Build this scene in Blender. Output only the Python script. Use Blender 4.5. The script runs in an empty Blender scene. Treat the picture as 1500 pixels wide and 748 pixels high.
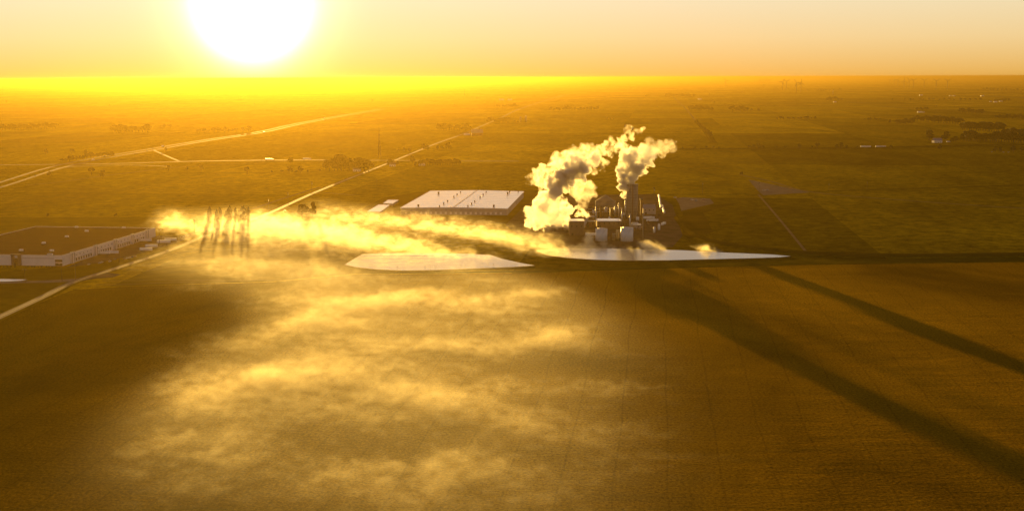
SKY_AIR, SKY_DUST, SKY_STR = 1.0, 0.15, 0.020
SUN_STR, SUN_COL = 5.0, (1.0, 0.575, 0.115)
EXPOSURE = 1.1
AUREOLE = 0.9
SKY_TINT = (1.0, 0.88, 1.6)
HAZE_D, HAZE_G, HAZE_C = 4.7e-5, 0.74, (0.240, 0.166, 0.035)
MIST_A, MIST_B, MIST_C, MIST_W = .030, .025, .022, .07
VEIL = 0.55
import bpy, bmesh, math, random
from mathutils import Vector, Matrix, noise
R = math.radians
S = bpy.context.scene
COL = S.collection
rnd = random.Random(7)

# ------------------------------------------------------------------ camera
F, H = 1810.0, 200.0                      # focal length in photo pixels, camera height in metres
PITCH, ROLL = math.atan((374 - 113.5) / F), R(0.19)
ROT = Matrix.Rotation(math.pi / 2 - PITCH, 3, 'X') @ Matrix.Rotation(-ROLL, 3, 'Z')
cam = bpy.data.objects.new('camera', bpy.data.cameras.new('camera'))
COL.objects.link(cam)
cam.data.sensor_width = 36
cam.data.lens = 36 * F / 1500
cam.data.clip_start, cam.data.clip_end = 1, 500000
cam.matrix_world = Matrix.Translation((0, 0, H)) @ ROT.to_4x4()
S.camera = cam
FWD = ROT @ Vector((0, 0, -1))

def ray(u, v):
    return (ROT @ Vector(((u - 750) / F, -(v - 374) / F, -1))).normalized()
def at(u, v, z=0.0):                      # ground point seen at a pixel of the photograph
    d = ray(u, v)
    return Vector((0, 0, H)) + d * ((z - H) / d.z)
def at_y(u, v, y):                        # point on the vertical plane at distance y
    d = ray(u, v)
    return Vector((0, 0, H)) + d * (y / d.y)
def mpp(p):                               # metres per photo pixel at a point
    return (Vector(p) - Vector((0, 0, H))).dot(FWD) / F
def to_px(p):
    q = ROT.transposed() @ (Vector(p) - Vector((0, 0, H)))
    return 750 + F * q.x / -q.z, 374 - F * q.y / -q.z

# ------------------------------------------------------------------ light, sky
sd = ray(369, 8)
SEL, SAZ = math.asin(sd.z), math.atan2(sd.x, sd.y)
W = bpy.data.worlds.new('World')
S.world = W
W.use_nodes = True
nt = W.node_tree
bg = nt.nodes['Background']
sky = nt.nodes.new('ShaderNodeTexSky')
sky.sky_type = 'NISHITA'
sky.sun_disc = False
sky.sun_elevation, sky.sun_rotation = SEL, SAZ
sky.altitude, sky.air_density, sky.dust_density, sky.ozone_density = 200, SKY_AIR, SKY_DUST, 1.0
# the sun itself and its aureole: a narrow lobe of light in the sky about the sun's direction
tc = nt.nodes.new('ShaderNodeTexCoord')
dt = nt.nodes.new('ShaderNodeVectorMath'); dt.operation = 'DOT_PRODUCT'
dt.inputs[1].default_value = sd
nt.links.new(tc.outputs['Generated'], dt.inputs[0])
def wmath(op, a, b):
    n = nt.nodes.new('ShaderNodeMath'); n.operation = op
    for i, q in enumerate((a, b)):
        if isinstance(q, (int, float)): n.inputs[i].default_value = q
        else: nt.links.new(q, n.inputs[i])
    return n.outputs[0]
pos = wmath('MAXIMUM', dt.outputs['Value'], 0.0)
lobe = wmath('ADD', wmath('ADD', wmath('MULTIPLY', wmath('POWER', pos, 3600.0), 900.0), wmath('MULTIPLY', wmath('POWER', pos, 1000.0), 45.0)), wmath('MULTIPLY', wmath('POWER', pos, 120.0), AUREOLE))
sc = nt.nodes.new('ShaderNodeVectorMath'); sc.operation = 'SCALE'
sc.inputs[0].default_value = (1.0, 0.74, 0.40)
nt.links.new(lobe, sc.inputs['Scale'])
# thick dusty air low over the plain: a pale veil above, deeper amber at the horizon
sz = nt.nodes.new('ShaderNodeSeparateXYZ'); nt.links.new(tc.outputs['Generated'], sz.inputs[0])
vr = nt.nodes.new('ShaderNodeValToRGB'); els = vr.color_ramp.elements
mz = nt.nodes.new('ShaderNodeMapRange'); mz.inputs[1].default_value = -0.01; mz.inputs[2].default_value = 0.39
nt.links.new(sz.outputs['Z'], mz.inputs[0]); nt.links.new(mz.outputs[0], vr.inputs[0])
for q_, c_ in ((0.0, (.36, .21, .045)), (0.03, (.42, .265, .06)), (0.10, (.52, .39, .18)), (0.19, (.58, .49, .29)), (0.42, (.62, .55, .40)), (1.0, (0, 0, 0))):
    e_ = els[0] if q_ == 0 else els[-1] if q_ == 1 else els.new(q_)
    e_.position = q_; e_.color = (*c_, 1)
vs = nt.nodes.new('ShaderNodeVectorMath'); vs.operation = 'SCALE'; vs.inputs['Scale'].default_value = VEIL / SKY_STR
nt.links.new(vr.outputs[0], vs.inputs[0])
tn = nt.nodes.new('ShaderNodeVectorMath'); tn.operation = 'MULTIPLY'; tn.inputs[1].default_value = SKY_TINT
nt.links.new(sky.outputs[0], tn.inputs[0])
ad = nt.nodes.new('ShaderNodeVectorMath'); ad.operation = 'ADD'
nt.links.new(tn.outputs[0], ad.inputs[0]); nt.links.new(sc.outputs[0], ad.inputs[1])
a2 = nt.nodes.new('ShaderNodeVectorMath'); a2.operation = 'ADD'
nt.links.new(ad.outputs[0], a2.inputs[0]); nt.links.new(vs.outputs[0], a2.inputs[1])
nt.links.new(a2.outputs[0], bg.inputs[0])
bg.inputs[1].default_value = SKY_STR
L = bpy.data.lights.new('sun', 'SUN')
L.energy, L.angle, L.color = SUN_STR, R(0.5), SUN_COL
lo = bpy.data.objects.new('sun', L)
COL.objects.link(lo)
lo.rotation_euler = sd.to_track_quat('Z', 'Y').to_euler()
V = S.view_settings
V.view_transform, V.look, V.exposure, V.gamma = 'Standard', 'None', EXPOSURE, 1.0
S.cycles.use_denoising = True
S.cycles.volume_bounces = 4
S.cycles.max_bounces = 8
S.cycles.volume_max_steps = 512
S.cycles.sample_clamp_indirect = 20

# ------------------------------------------------------------------ materials
class N:                                   # small node-tree writer
    def __init__(s, name):
        s.m = bpy.data.materials.new(name); s.m.use_nodes = True
        s.t = s.m.node_tree; s.b = s.t.nodes['Principled BSDF']; s.out = s.t.nodes['Material Output']
    def n(s, kind, **kw):
        x = s.t.nodes.new('ShaderNode' + kind)
        for k, v in kw.items(): setattr(x, k, v)
        return x
    def l(s, a, b): s.t.links.new(a, b)
    def pos(s, scale=(1, 1, 1), rotz=0.0):
        g = s.n('NewGeometry'); mp = s.n('Mapping')
        mp.inputs['Scale'].default_value = scale; mp.inputs['Rotation'].default_value = (0, 0, rotz)
        s.l(g.outputs['Position'], mp.inputs['Vector']); return mp.outputs[0]
    def noise(s, vec, scale, detail=3, rough=0.55, dist=0.0):
        x = s.n('TexNoise'); x.inputs['Scale'].default_value = scale; x.inputs['Detail'].default_value = detail
        x.inputs['Roughness'].default_value = rough; x.inputs['Distortion'].default_value = dist
        s.l(vec, x.inputs['Vector']); return x.outputs['Fac']
    def ramp(s, fac, stops):
        x = s.n('ValToRGB'); e = x.color_ramp.elements
        while len(e) < len(stops): e.new(0.5)
        for q, (p, c) in zip(e, stops): q.position = p; q.color = (*c, 1)
        s.l(fac, x.inputs[0]); return x.outputs[0]
    def mr(s, fac, a, b, c=0.0, d=1.0, smooth=False):
        x = s.n('MapRange'); x.inputs[1].default_value = a; x.inputs[2].default_value = b
        x.inputs[3].default_value = c; x.inputs[4].default_value = d
        if smooth: x.interpolation_type = 'SMOOTHSTEP'
        s.l(fac, x.inputs[0]); return x.outputs[0]
    def math(s, op, a, b=0.0):
        x = s.n('Math', operation=op)
        for i, q in enumerate((a, b)):
            if isinstance(q, (int, float)): x.inputs[i].default_value = q
            else: s.l(q, x.inputs[i])
        return x.outputs[0]
    def mix(s, fac, a, b, mode='MIX'):
        x = s.n('Mix', data_type='RGBA', blend_type=mode)
        for sock, q in ((x.inputs[0], fac), (x.inputs[6], a), (x.inputs[7], b)):
            if isinstance(q, (int, float)): sock.default_value = q
            elif isinstance(q, tuple): sock.default_value = (*q, 1)
            else: s.l(q, sock)
        return x.outputs[2]
    def bump(s, h, strength, dist):
        x = s.n('Bump'); x.inputs['Strength'].default_value = strength; x.inputs['Distance'].default_value = dist
        s.l(h, x.inputs['Height']); s.l(x.outputs[0], s.b.inputs['Normal'])
    def set(s, **kw):
        for k, v in kw.items(): s.b.inputs[k.replace('_', ' ')].default_value = v
        return s
_simple = {}
def paint(name, col, rough=0.6, metal=0.0, var=0.18, scale=0.4, spec=0.3):
    """a plain painted or weathered surface: base colour with soft blotches of wear"""
    if name in _simple: return _simple[name]
    n = N(name)
    f = n.noise(n.pos((1, 1, 0.35)), scale, 5, 0.6)
    c = n.mix(n.mr(f, 0.3, 0.75), tuple(x * (1 - var) for x in col), tuple(min(1, x * (1 + var * .5)) for x in col))
    n.l(c, n.b.inputs['Base Color'])
    n.set(Roughness=rough, Metallic=metal); n.b.inputs['Specular IOR Level'].default_value = spec
    _simple[name] = n.m
    return n.m
GRID = R(6.8)                              # the bearing of the section roads

def field_material(name, near):
    n = N(name)
    p = n.pos((1, 1, 0), GRID)
    # patchwork of fields on the section grid
    snap = n.n('VectorMath', operation='SNAP'); snap.inputs[1].default_value = (402, 804, 10)
    off = n.n('VectorMath', operation='ADD'); off.inputs[1].default_value = (150, 330, 0)
    n.l(p, off.inputs[0]); n.l(off.outputs[0], snap.inputs[0])
    wn = n.n('TexWhiteNoise', noise_dimensions='2D'); n.l(snap.outputs[0], wn.inputs['Vector'])
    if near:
        # greener crop to the west grading riper brown, its colour also darkened for shade
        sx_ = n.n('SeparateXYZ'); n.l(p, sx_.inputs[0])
        ripe_lit = n.math('ADD', n.mr(sx_.outputs['X'], -420, -60), n.mr(n.noise(p, 0.005, 4), 0.3, 0.7, -0.3, 0.3))
        base = n.mix(n.mr(ripe_lit, 0.0, 1.0), NEAR_A, NEAR_B)
    else:
        base = n.ramp(wn.outputs['Value'], [(0.0, FAR[0]), (0.3, FAR[1]), (0.55, FAR[2]), (0.8, FAR[3]), (1.0, FAR[1])])
    blot = n.mr(n.noise(n.pos((1, 0.45, 0), GRID), 0.006, 5, 0.62, 0.6), 0.3, 0.72, 0.5, 1.4)
    fine = n.mr(n.noise(n.pos((1, 1, 0)), 0.55 if near else 0.05, 5, 0.85), 0.34, 0.68, 0.3, 1.6)
    rows = n.n('TexWave', wave_type='BANDS', bands_direction='Y'); rows.inputs['Scale'].default_value = 0.055
    rows.inputs['Distortion'].default_value = 5.0; rows.inputs['Detail'].default_value = 3; rows.inputs['Detail Scale'].default_value = 0.3
    n.l(p, rows.inputs['Vector'])
    rw = n.mr(rows.outputs['Fac'], 0, 1, 0.95, 1.04)
    if near:                               # wheel tracks through the crop every 27 m
        sx2 = n.n('SeparateXYZ'); n.l(p, sx2.inputs[0])
        wob = n.math('ADD', sx2.outputs['X'], n.math('MULTIPLY', n.noise(p, 0.004, 2), 14.0))
        tr = n.math('LESS_THAN', n.math('ABSOLUTE', n.math('SUBTRACT', n.math('FRACT', n.math('DIVIDE', wob, 27.0)), 0.5)), 0.022)
        rw = n.math('MULTIPLY', rw, n.math('SUBTRACT', 1.0, n.math('MULTIPLY', tr, 0.16)))
    k = n.math('MULTIPLY', n.math('MULTIPLY', blot, fine), rw)
    sc_ = n.n('VectorMath', operation='SCALE'); n.l(base, sc_.inputs[0]); n.l(k, sc_.inputs['Scale'])
    n.l(sc_.outputs[0], n.b.inputs['Base Color'])
    n.set(Roughness=0.95); n.b.inputs['Specular IOR Level'].default_value = 0.0
    if near:
        h1 = n.noise(n.pos((1, 1, 0)), 0.45, 4, 0.7); h2 = n.noise(n.pos((0.35, 1, 0), GRID), 0.05, 3, 0.6)
        n.bump(n.math('ADD', h1, n.math('MULTIPLY', h2, 2.2)), 0.45, 1.3)
    else:
        n.bump(n.noise(n.pos((0.3, 1, 0), GRID), 0.03, 3, 0.65), 0.15, 4.0)
    return n.m
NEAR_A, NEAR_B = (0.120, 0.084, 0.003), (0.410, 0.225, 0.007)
FAR = [(0.140, 0.106, 0.004), (0.310, 0.226, 0.006), (0.500, 0.340, 0.012), (0.200, 0.148, 0.005)]
M_far = field_material('farmland', False)
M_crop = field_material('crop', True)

def ground_mat(name, a, b, scale, bump=0.0, rough=0.9, stretch=(1, 1, 0)):
    n = N(name)
    f = n.noise(n.pos(stretch, GRID), scale, 5, 0.65)
    n.l(n.mix(n.mr(f, 0.3, 0.7), a, b), n.b.inputs['Base Color'])
    n.set(Roughness=rough); n.b.inputs['Specular IOR Level'].default_value = 0.0 if rough > .8 else .12
    if bump: n.bump(n.noise(n.pos((1, 1, 0)), scale * 6, 4, 0.7), bump, 0.6)
    return n.m
M_grass = ground_mat('mown_grass', (0.080, 0.070, 0.004), (0.18, 0.135, 0.007), 0.03, 0.2)
M_dark_grass = ground_mat('rough_grass', (0.045, 0.032, 0.003), (0.12, 0.082, 0.006), 0.02, 0.4, stretch=(0.2, 1, 0))
M_gravel = ground_mat('gravel', (0.14, 0.11, 0.09), (0.24, 0.20, 0.17), 0.05, 0.2)
M_yard = ground_mat('yard_dirt', (0.065, 0.048, 0.035), (0.14, 0.105, 0.08), 0.045, 0.3)
M_asphalt = ground_mat('worn_asphalt', (0.055, 0.048, 0.045), (0.10, 0.088, 0.08), 0.06, 0.1, 0.85)
M_concrete = ground_mat('concrete', (0.16, 0.115, 0.07), (0.26, 0.19, 0.115), 0.08, 0.05, 0.8)
M_dirt = ground_mat('dirt_track', (0.17, 0.12, 0.06), (0.28, 0.20, 0.11), 0.08, 0.2)
M_line = paint('road_paint', (0.75, 0.68, 0.45), 0.6)

n = N('pond_water')
n.set(Roughness=0.2); n.b.inputs['Base Color'].default_value = (0.05, 0.06, 0.06, 1); n.b.inputs['IOR'].default_value = 1.45
n.b.inputs['Specular IOR Level'].default_value = 1.0
n.bump(n.noise(n.pos((1, 0.4, 0)), 0.35, 3, 0.6), 0.08, 0.25)
M_water = n.m

# white membrane / metal roof with seams
def roof_mat(name, col, seam, every, rough=0.5, spec=0.4):
    n = N(name)
    tcn = n.n('TexCoord'); sx = n.n('SeparateXYZ'); n.l(tcn.outputs['Object'], sx.inputs[0])
    fr = n.math('FRACT', n.math('DIVIDE', sx.outputs['Y'], every))
    seamf = n.math('LESS_THAN', fr, 0.05)
    blot = n.mr(n.noise(n.pos(), 0.06, 5, 0.65), 0.3, 0.75)
    c = n.mix(blot, tuple(x * 0.82 for x in col), col)
    n.l(n.mix(seamf, c, seam), n.b.inputs['Base Color'])
    n.set(Roughness=rough); n.b.inputs['Specular IOR Level'].default_value = spec
    return n.m
M_white_roof = roof_mat('white_membrane_roof', (0.82, 0.80, 0.78), (0.30, 0.29, 0.285), 27.0, 0.2, 1.0)
M_tan_roof = roof_mat('ballasted_flat_roof', (0.080, 0.050, 0.034), (0.06, 0.038, 0.026), 31.0, 0.95, 0.0)
M_wall_panel = paint('pale_wall_panel', (0.62, 0.58, 0.60), 0.5, var=0.1, scale=0.12)
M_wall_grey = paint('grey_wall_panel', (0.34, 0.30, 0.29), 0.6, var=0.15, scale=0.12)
M_turb = paint('turbine_silhouette', (0.10, 0.10, 0.10), 0.8, spec=0.05)  # white turbines, colour darkened to stand in for their backlit shade
M_dark = paint('dark_metal', (0.035, 0.03, 0.028), 0.5)
M_steel = paint('galvanised_steel', (0.42, 0.42, 0.43), 0.4, 0.6, scale=0.3)
M_rust = paint('rusty_steel', (0.16, 0.075, 0.045), 0.7, 0.2, 0.4, 0.5)
M_white = paint('white_paint', (0.78, 0.77, 0.75), 0.4, var=0.1)
M_tank = paint('white_tank_paint', (0.66, 0.68, 0.70), 0.35, var=0.12, scale=0.25)
M_conc_w = paint('weathered_concrete', (0.23, 0.20, 0.175), 0.85, var=0.3, scale=0.15)
M_brown_clad = paint('brown_cladding', (0.14, 0.095, 0.07), 0.7, var=0.25, scale=0.2)
M_wood = paint('weathered_wood', (0.11, 0.075, 0.05), 0.85, var=0.3, scale=1.5)
M_glass = paint('window_glass', (0.03, 0.035, 0.04), 0.08, var=0.1, spec=0.8)
M_rubber = paint('tyre_rubber', (0.02, 0.02, 0.02), 0.8)
M_blue_roof = paint('faded_blue_roof', (0.20, 0.22, 0.34), 0.5)
M_shingle = paint('grey_shingle', (0.13, 0.11, 0.10), 0.8, scale=1.0)
M_siding = paint('white_siding', (0.66, 0.63, 0.58), 0.6, var=0.12)
M_barn = paint('red_barn_boards', (0.20, 0.055, 0.035), 0.75, scale=0.8)
M_bark = paint('bark', (0.07, 0.048, 0.03), 0.9, scale=2.0)
def leaf_mat(name, a, b):
    n = N(name)
    f = n.noise(n.pos(), 0.35, 4, 0.7)
    n.l(n.mix(n.mr(f, 0.35, 0.65), a, b), n.b.inputs['Base Color'])
    n.set(Roughness=0.7); n.b.inputs['Specular IOR Level'].default_value = 0.15
    return n.m
M_leaf = leaf_mat('broad_leaves', (0.030, 0.034, 0.010), (0.075, 0.070, 0.018))
M_leaf_d = leaf_mat('dark_leaves', (0.022, 0.028, 0.010), (0.05, 0.052, 0.016))

# ------------------------------------------------------------------ mesh helpers
class B:
    def __init__(s): s.bm = bmesh.new()
    def _x(s, vs, M):
        if M is not None: bmesh.ops.transform(s.bm, matrix=M, verts=vs)
    def box(s, x0, x1, y0, y1, z0, z1, mi=0, bevel=0.0, M=None):
        r = bmesh.ops.create_cube(s.bm, size=1)
        vs = r['verts']
        for v in vs:
            v.co = Vector(((x0 + x1) / 2 + v.co.x * (x1 - x0), (y0 + y1) / 2 + v.co.y * (y1 - y0), (z0 + z1) / 2 + v.co.z * (z1 - z0)))
        fs = {f for v in vs for f in v.link_faces}
        for f in fs: f.material_index = mi
        s._x(vs, M)
        if bevel:
            es = list({e for v in vs for e in v.link_edges})
            bmesh.ops.bevel(s.bm, geom=es, offset=bevel, segments=2, affect='EDGES')
        return s
    def tube(s, p0, p1, r0, r1=None, n=10, mi=0):
        p0, p1 = Vector(p0), Vector(p1)
        r1 = r0 if r1 is None else r1
        d = p1 - p0
        q = d.to_track_quat('Z', 'Y').to_matrix().to_4x4()
        r = bmesh.ops.create_cone(s.bm, cap_ends=True, segments=n, radius1=r0, radius2=max(r1, 0.001), depth=d.length)
        bmesh.ops.transform(s.bm, matrix=Matrix.Translation((p0 + p1) / 2) @ q, verts=r['verts'])
        for f in {f for v in r['verts'] for f in v.link_faces}:
            f.material_index = mi
            if len(f.verts) == 4: f.smooth = n > 8
        return s
    def prism(s, pts, z0, z1, mi=0):       # vertical walls over an outline
        lo_ = [s.bm.verts.new((x, y, z0)) for x, y in pts]; hi = [s.bm.verts.new((x, y, z1)) for x, y in pts]
        k = len(pts)
        fs = [s.bm.faces.new(lo_[::-1]), s.bm.faces.new(hi)]
        fs += [s.bm.faces.new((lo_[i], lo_[(i + 1) % k], hi[(i + 1) % k], hi[i])) for i in range(k)]
        for f in fs: f.material_index = mi
        return s
    def gable(s, x0, x1, y0, y1, z0, z1, mi=0, thick=0.3):   # ridge along x
        ym = (y0 + y1) / 2
        prof = [(y0, z0), (ym, z1), (y1, z0), (y1, z0 - thick), (ym, z1 - thick), (y0, z0 - thick)]
        a = [s.bm.verts.new((x0, y, z)) for y, z in prof]; b = [s.bm.verts.new((x1, y, z)) for y, z in prof]
        for i in range(6):
            j = (i + 1) % 6
            s.bm.faces.new((a[i], a[j], b[j], b[i])).material_index = mi
        for q in (a, b):
            s.bm.faces.new((q[0], q[1], q[4], q[5])).material_index = mi
            s.bm.faces.new((q[1], q[2], q[3], q[4])).material_index = mi
        return s
    def build(s, name, mats, parent=None):
        bmesh.ops.recalc_face_normals(s.bm, faces=s.bm.faces)
        me = bpy.data.meshes.new(name); s.bm.to_mesh(me); s.bm.free()
        for m in (mats if isinstance(mats, (list, tuple)) else [mats]): me.materials.append(m)
        o = bpy.data.objects.new(name, me); COL.objects.link(o)
        if parent is not None: o.parent = parent
        return o
def tag(o, label, cat, group=None):
    o['label'] = label; o['category'] = cat
    if group: o['group'] = group
    return o
def thing(name, label, cat, loc=(0, 0, 0), rotz=0.0, group=None, scale=1.0):
    o = bpy.data.objects.new(name, None); COL.objects.link(o)
    o.location = loc; o.rotation_euler = (0, 0, rotz); o.scale = (scale,) * 3
    o.empty_display_size = 1
    return tag(o, label, cat, group)
KIDS = {}
def kids(o):
    return [c for c in bpy.data.objects if c.parent == o]
def dup(root, loc, rotz=0.0, label=None, group=None, scale=None):
    if root.name not in KIDS: KIDS[root.name] = [(c, kids(c)) for c in kids(root)]
    r = root.copy(); COL.objects.link(r); r.location = loc; r.rotation_euler = (0, 0, rotz)
    if scale is not None: r.scale = (scale,) * 3 if isinstance(scale, (int, float)) else scale
    if label: r['label'] = label
    if group: r['group'] = group
    elif 'group' in r: del r['group']
    for c, gs in KIDS[root.name]:
        d = c.copy(); COL.objects.link(d); d.parent = r
        for g in gs:
            e = g.copy(); COL.objects.link(e); e.parent = d
    return r
class Placer:
    """the first placement moves the finished thing itself, later ones copy it"""
    def __init__(s, root): s.root, s.used = root, False
    def put(s, loc, rotz=0.0, label=None, group=None, scale=1.0):
        if s.used: return dup(s.root, loc, rotz, label, group, scale)
        s.used = True
        o = s.root; o.location = loc; o.rotation_euler = (0, 0, rotz)
        o.scale = (scale,) * 3 if isinstance(scale, (int, float)) else scale
        if label: o['label'] = label
        if group: o['group'] = group
        return o

def structure(o): o['kind'] = 'structure'; return o
def sheet(name, pts, z, mat):
    bm = bmesh.new()
    f = bm.faces.new([bm.verts.new((p[0], p[1], z)) for p in pts])
    f.normal_update()
    if f.normal.z < 0: f.normal_flip()
    bmesh.ops.triangulate(bm, faces=[f])
    me = bpy.data.meshes.new(name); bm.to_mesh(me); bm.free(); me.materials.append(mat)
    o = bpy.data.objects.new(name, me); COL.objects.link(o)
    return structure(o)
def px(*uv): return [at(u, v) for u, v in uv]
def smooth(pts, k=6):                      # Catmull-Rom through the points
    out = []
    P = [pts[0]] + list(pts) + [pts[-1]]
    for i in range(1, len(P) - 2):
        a, b, c, d = P[i - 1], P[i], P[i + 1], P[i + 2]
        for j in range(k):
            t = j / k
            out.append(0.5 * ((2 * b) + (c - a) * t + (2 * a - 5 * b + 4 * c - d) * t * t + (3 * b - a - 3 * c + d) * t ** 3))
    return out + [pts[-1]]
def ribbon(name, pts, w, z, mat, h=0.0, top=None):
    """a strip of width w along a line; with h a bank of that height with sloping sides and a crown of width top"""
    bm = bmesh.new(); rows_ = []
    for i, p in enumerate(pts):
        d = (pts[min(i + 1, len(pts) - 1)] - pts[max(i - 1, 0)]); d.z = 0; d.normalize()
        s = Vector((d.y, -d.x, 0))
        prof = [(-w / 2, z), (w / 2, z)] if not h else [(-w / 2, z - .3), (-top / 2, z + h), (top / 2, z + h), (w / 2, z - .3)]
        rows_.append([bm.verts.new((p.x + s.x * a, p.y + s.y * a, b)) for a, b in prof])
    for a, b in zip(rows_, rows_[1:]):
        for i in range(len(a) - 1):
            bm.faces.new((a[i], b[i], b[i + 1], a[i + 1]))
    bmesh.ops.recalc_face_normals(bm, faces=bm.faces)
    if sum(f.normal.z for f in bm.faces) < 0: bmesh.ops.reverse_faces(bm, faces=bm.faces)
    me = bpy.data.meshes.new(name); bm.to_mesh(me); bm.free(); me.materials.append(mat)
    o = bpy.data.objects.new(name, me); COL.objects.link(o)
    return structure(o)
# ------------------------------------------------------------------ ground, fields, roads, water
bm = bmesh.new()
g = [bm.verts.new(c) for c in ((-150000, -1500, 0), (150000, -1500, 0), (150000, 230000, 0), (-150000, 230000, 0))]
bm.faces.new(g)
me = bpy.data.meshes.new('ground'); bm.to_mesh(me); bm.free(); me.materials.append(M_far)
o = bpy.data.objects.new('ground', me); COL.objects.link(o); structure(o)

far_edge = px((108, 424), (200, 419), (400, 413), (520, 402), (780, 400), (980, 393), (1160, 388), (1500, 384))
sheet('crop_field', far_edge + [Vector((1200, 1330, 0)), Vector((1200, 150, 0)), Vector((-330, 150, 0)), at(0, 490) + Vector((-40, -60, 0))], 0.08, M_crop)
sheet('mown_strip', px((240, 386), (300, 366), (500, 366), (510, 384), (530, 394), (600, 399), (780, 396), (980, 388), (1160, 380), (1500, 377), (1500, 383), (1160, 387), (980, 392), (780, 399), (520, 401), (400, 412), (160, 420)), 0.12, M_grass)
sheet('lawn', px((0, 398), (60, 393), (100, 390), (140, 385), (200, 377), (240, 366), (300, 347), (310, 350), (160, 395), (100, 417), (0, 462)), 0.12, M_grass)
sheet('lawn', px((0, 352), (48, 337), (120, 332), (230, 334), (300, 335), (300, 318), (0, 318)), 0.12, M_grass)
sheet('truck_lot', px((96, 392), (140, 386), (200, 373), (258, 356), (262, 347), (232, 345), (160, 366)), 0.18, M_asphalt)
sheet('truck_lot', px((262, 347), (258, 356), (300, 341), (365, 334), (372, 327), (300, 334)), 0.18, M_gravel)
sheet('plant_yard', px((770, 352), (740, 330), (770, 300), (800, 287), (960, 284), (985, 300), (1000, 345), (985, 362), (880, 364), (800, 364)), 0.16, M_yard)
sheet('warehouse_apron', px((520, 312), (560, 290), (615, 281), (790, 279), (770, 330), (700, 326), (540, 320)), 0.14, M_dark_grass)
sheet('gravel_pad', px((990, 291), (1000, 289), (1040, 291), (1046, 298), (1015, 305), (998, 309), (995, 299)), 0.2, M_gravel)
sheet('gravel_pad', px((1096, 263), (1186, 282), (1118, 286), (1110, 279)), 0.2, M_gravel)
sheet('marsh_grass', px((1000, 309), (1046, 300), (1085, 297), (1060, 303), (1030, 312), (1045, 340), (1010, 350), (1000, 345)), 0.2, M_dark_grass)
sheet('driveway', px((62, 411), (116, 408), (116, 412), (70, 414), (30, 414.5), (0, 415.5), (0, 413.5)), 0.2, M_concrete)
sheet('turnout', px((116, 412), (156, 399), (177, 402), (166, 406), (140, 408)), 0.2, M_asphalt)

road_px = [(-60, 492), (0, 464), (58, 437), (107, 413), (160, 396), (245, 368), (307, 343), (352, 327), (397, 311), (453, 285.5), (508, 263), (560, 242.5), (598, 227), (640, 210), (678, 196.5), (707, 184), (735, 172), (761, 160), (800, 147), (835, 138)]
rp = smooth([at(*q) for q in road_px])
rp = [Vector((-640, 420, 0))] + rp
ribbon('road_verge', rp, 17, 0.16, M_grass)
ribbon('county_road', rp, 8.6, 0.24, M_concrete)
ribbon('road_marking', rp[:60], 0.35, 0.30, M_line)
hw = smooth([at(*q) for q in [(-60, 287), (0, 271), (80, 246), (150, 231), (220, 219.5), (300, 206), (380, 194), (440, 181), (500, 170), (560, 160)]])
def shift(pts, s):
    out = []
    for i, p in enumerate(pts):
        d = (pts[min(i + 1, len(pts) - 1)] - pts[max(i - 1, 0)]).normalized()
        out.append(p + Vector((d.y, -d.x, 0)) * s)
    return out
ribbon('highway', shift(hw, 16), 9, 0.25, M_concrete)
ribbon('highway', shift(hw, -16), 9, 0.25, M_concrete)
def lane(name, uv, w, mat, z=0.22, k=5):
    return ribbon(name, smooth([at(*q) for q in uv], k), w, z, mat)
lane('cross_road', [(-40, 242), (150, 240), (300, 236), (460, 234.5), (700, 236), (760, 236)], 14, M_concrete)
lane('frontage_road', [(40, 271), (90, 266.5), (150, 258), (200, 252), (250, 246), (330, 241), (420, 236.5)], 7, M_dirt, 0.26)
lane('exit_ramp', [(225, 220), (245, 229), (262, 236)], 7, M_concrete, 0.28)
lane('exit_ramp', [(80, 247), (120, 243.5), (190, 242), (250, 244)], 7, M_concrete, 0.30)
lane('farm_lane', [(1111, 285), (1145, 325), (1180, 368)], 3.6, M_dirt)
lane('farm_lane', [(1084, 256), (1130, 266), (1190, 281.5), (1345, 295), (1500, 305.5), (1540, 309)], 6, M_dirt, 0.27)
lane('farm_lane', [(985, 141), (1003, 158), (1020, 178), (1044, 206)], 9, M_dirt)
lane('farm_lane', [(1240, 150), (1275, 151)], 30, M_gravel)
lane('farm_lane', [(1292, 156), (1345, 159.5), (1440, 163)], 14, M_dirt)
lane('farm_lane', [(1390, 139.5), (1440, 140.5), (1520, 145)], 26, M_gravel)
lane('farm_lane', [(455, 284), (480, 283), (520, 286)], 6, M_dirt, 0.28)
lane('farm_lane', [(370, 306), (430, 286), (470, 274)], 5, M_dirt, 0.29)
lane('farm_lane', [(800, 143.5), (826, 140)], 14, M_dirt)
for a in ([(150, 411.5), (260, 410.5), (430, 410)], [(140, 417), (180, 416.5), (300, 412)], [(215, 397), (262, 390), (330, 388)]):
    lane('mown_path', a, 1.6, M_dirt, 0.3)
lane('mown_path', [(790, 393), (980, 391), (1170, 388), (1340, 381.5), (1500, 379.5)], 4, M_grass, 0.3)
lane('ditch_bank', [(820, 283.3), (960, 285), (1115, 284.5)], 5, M_dark_grass, 0.24)
lane('ditch_bank', [(1190, 281), (1350, 276), (1500, 271.5), (1560, 270)], 9, M_dark_grass, 0.3)
lane('ditch_bank', [(0, 252), (200, 254), (420, 252.5), (560, 248)], 9, M_dark_grass, 0.24)
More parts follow.
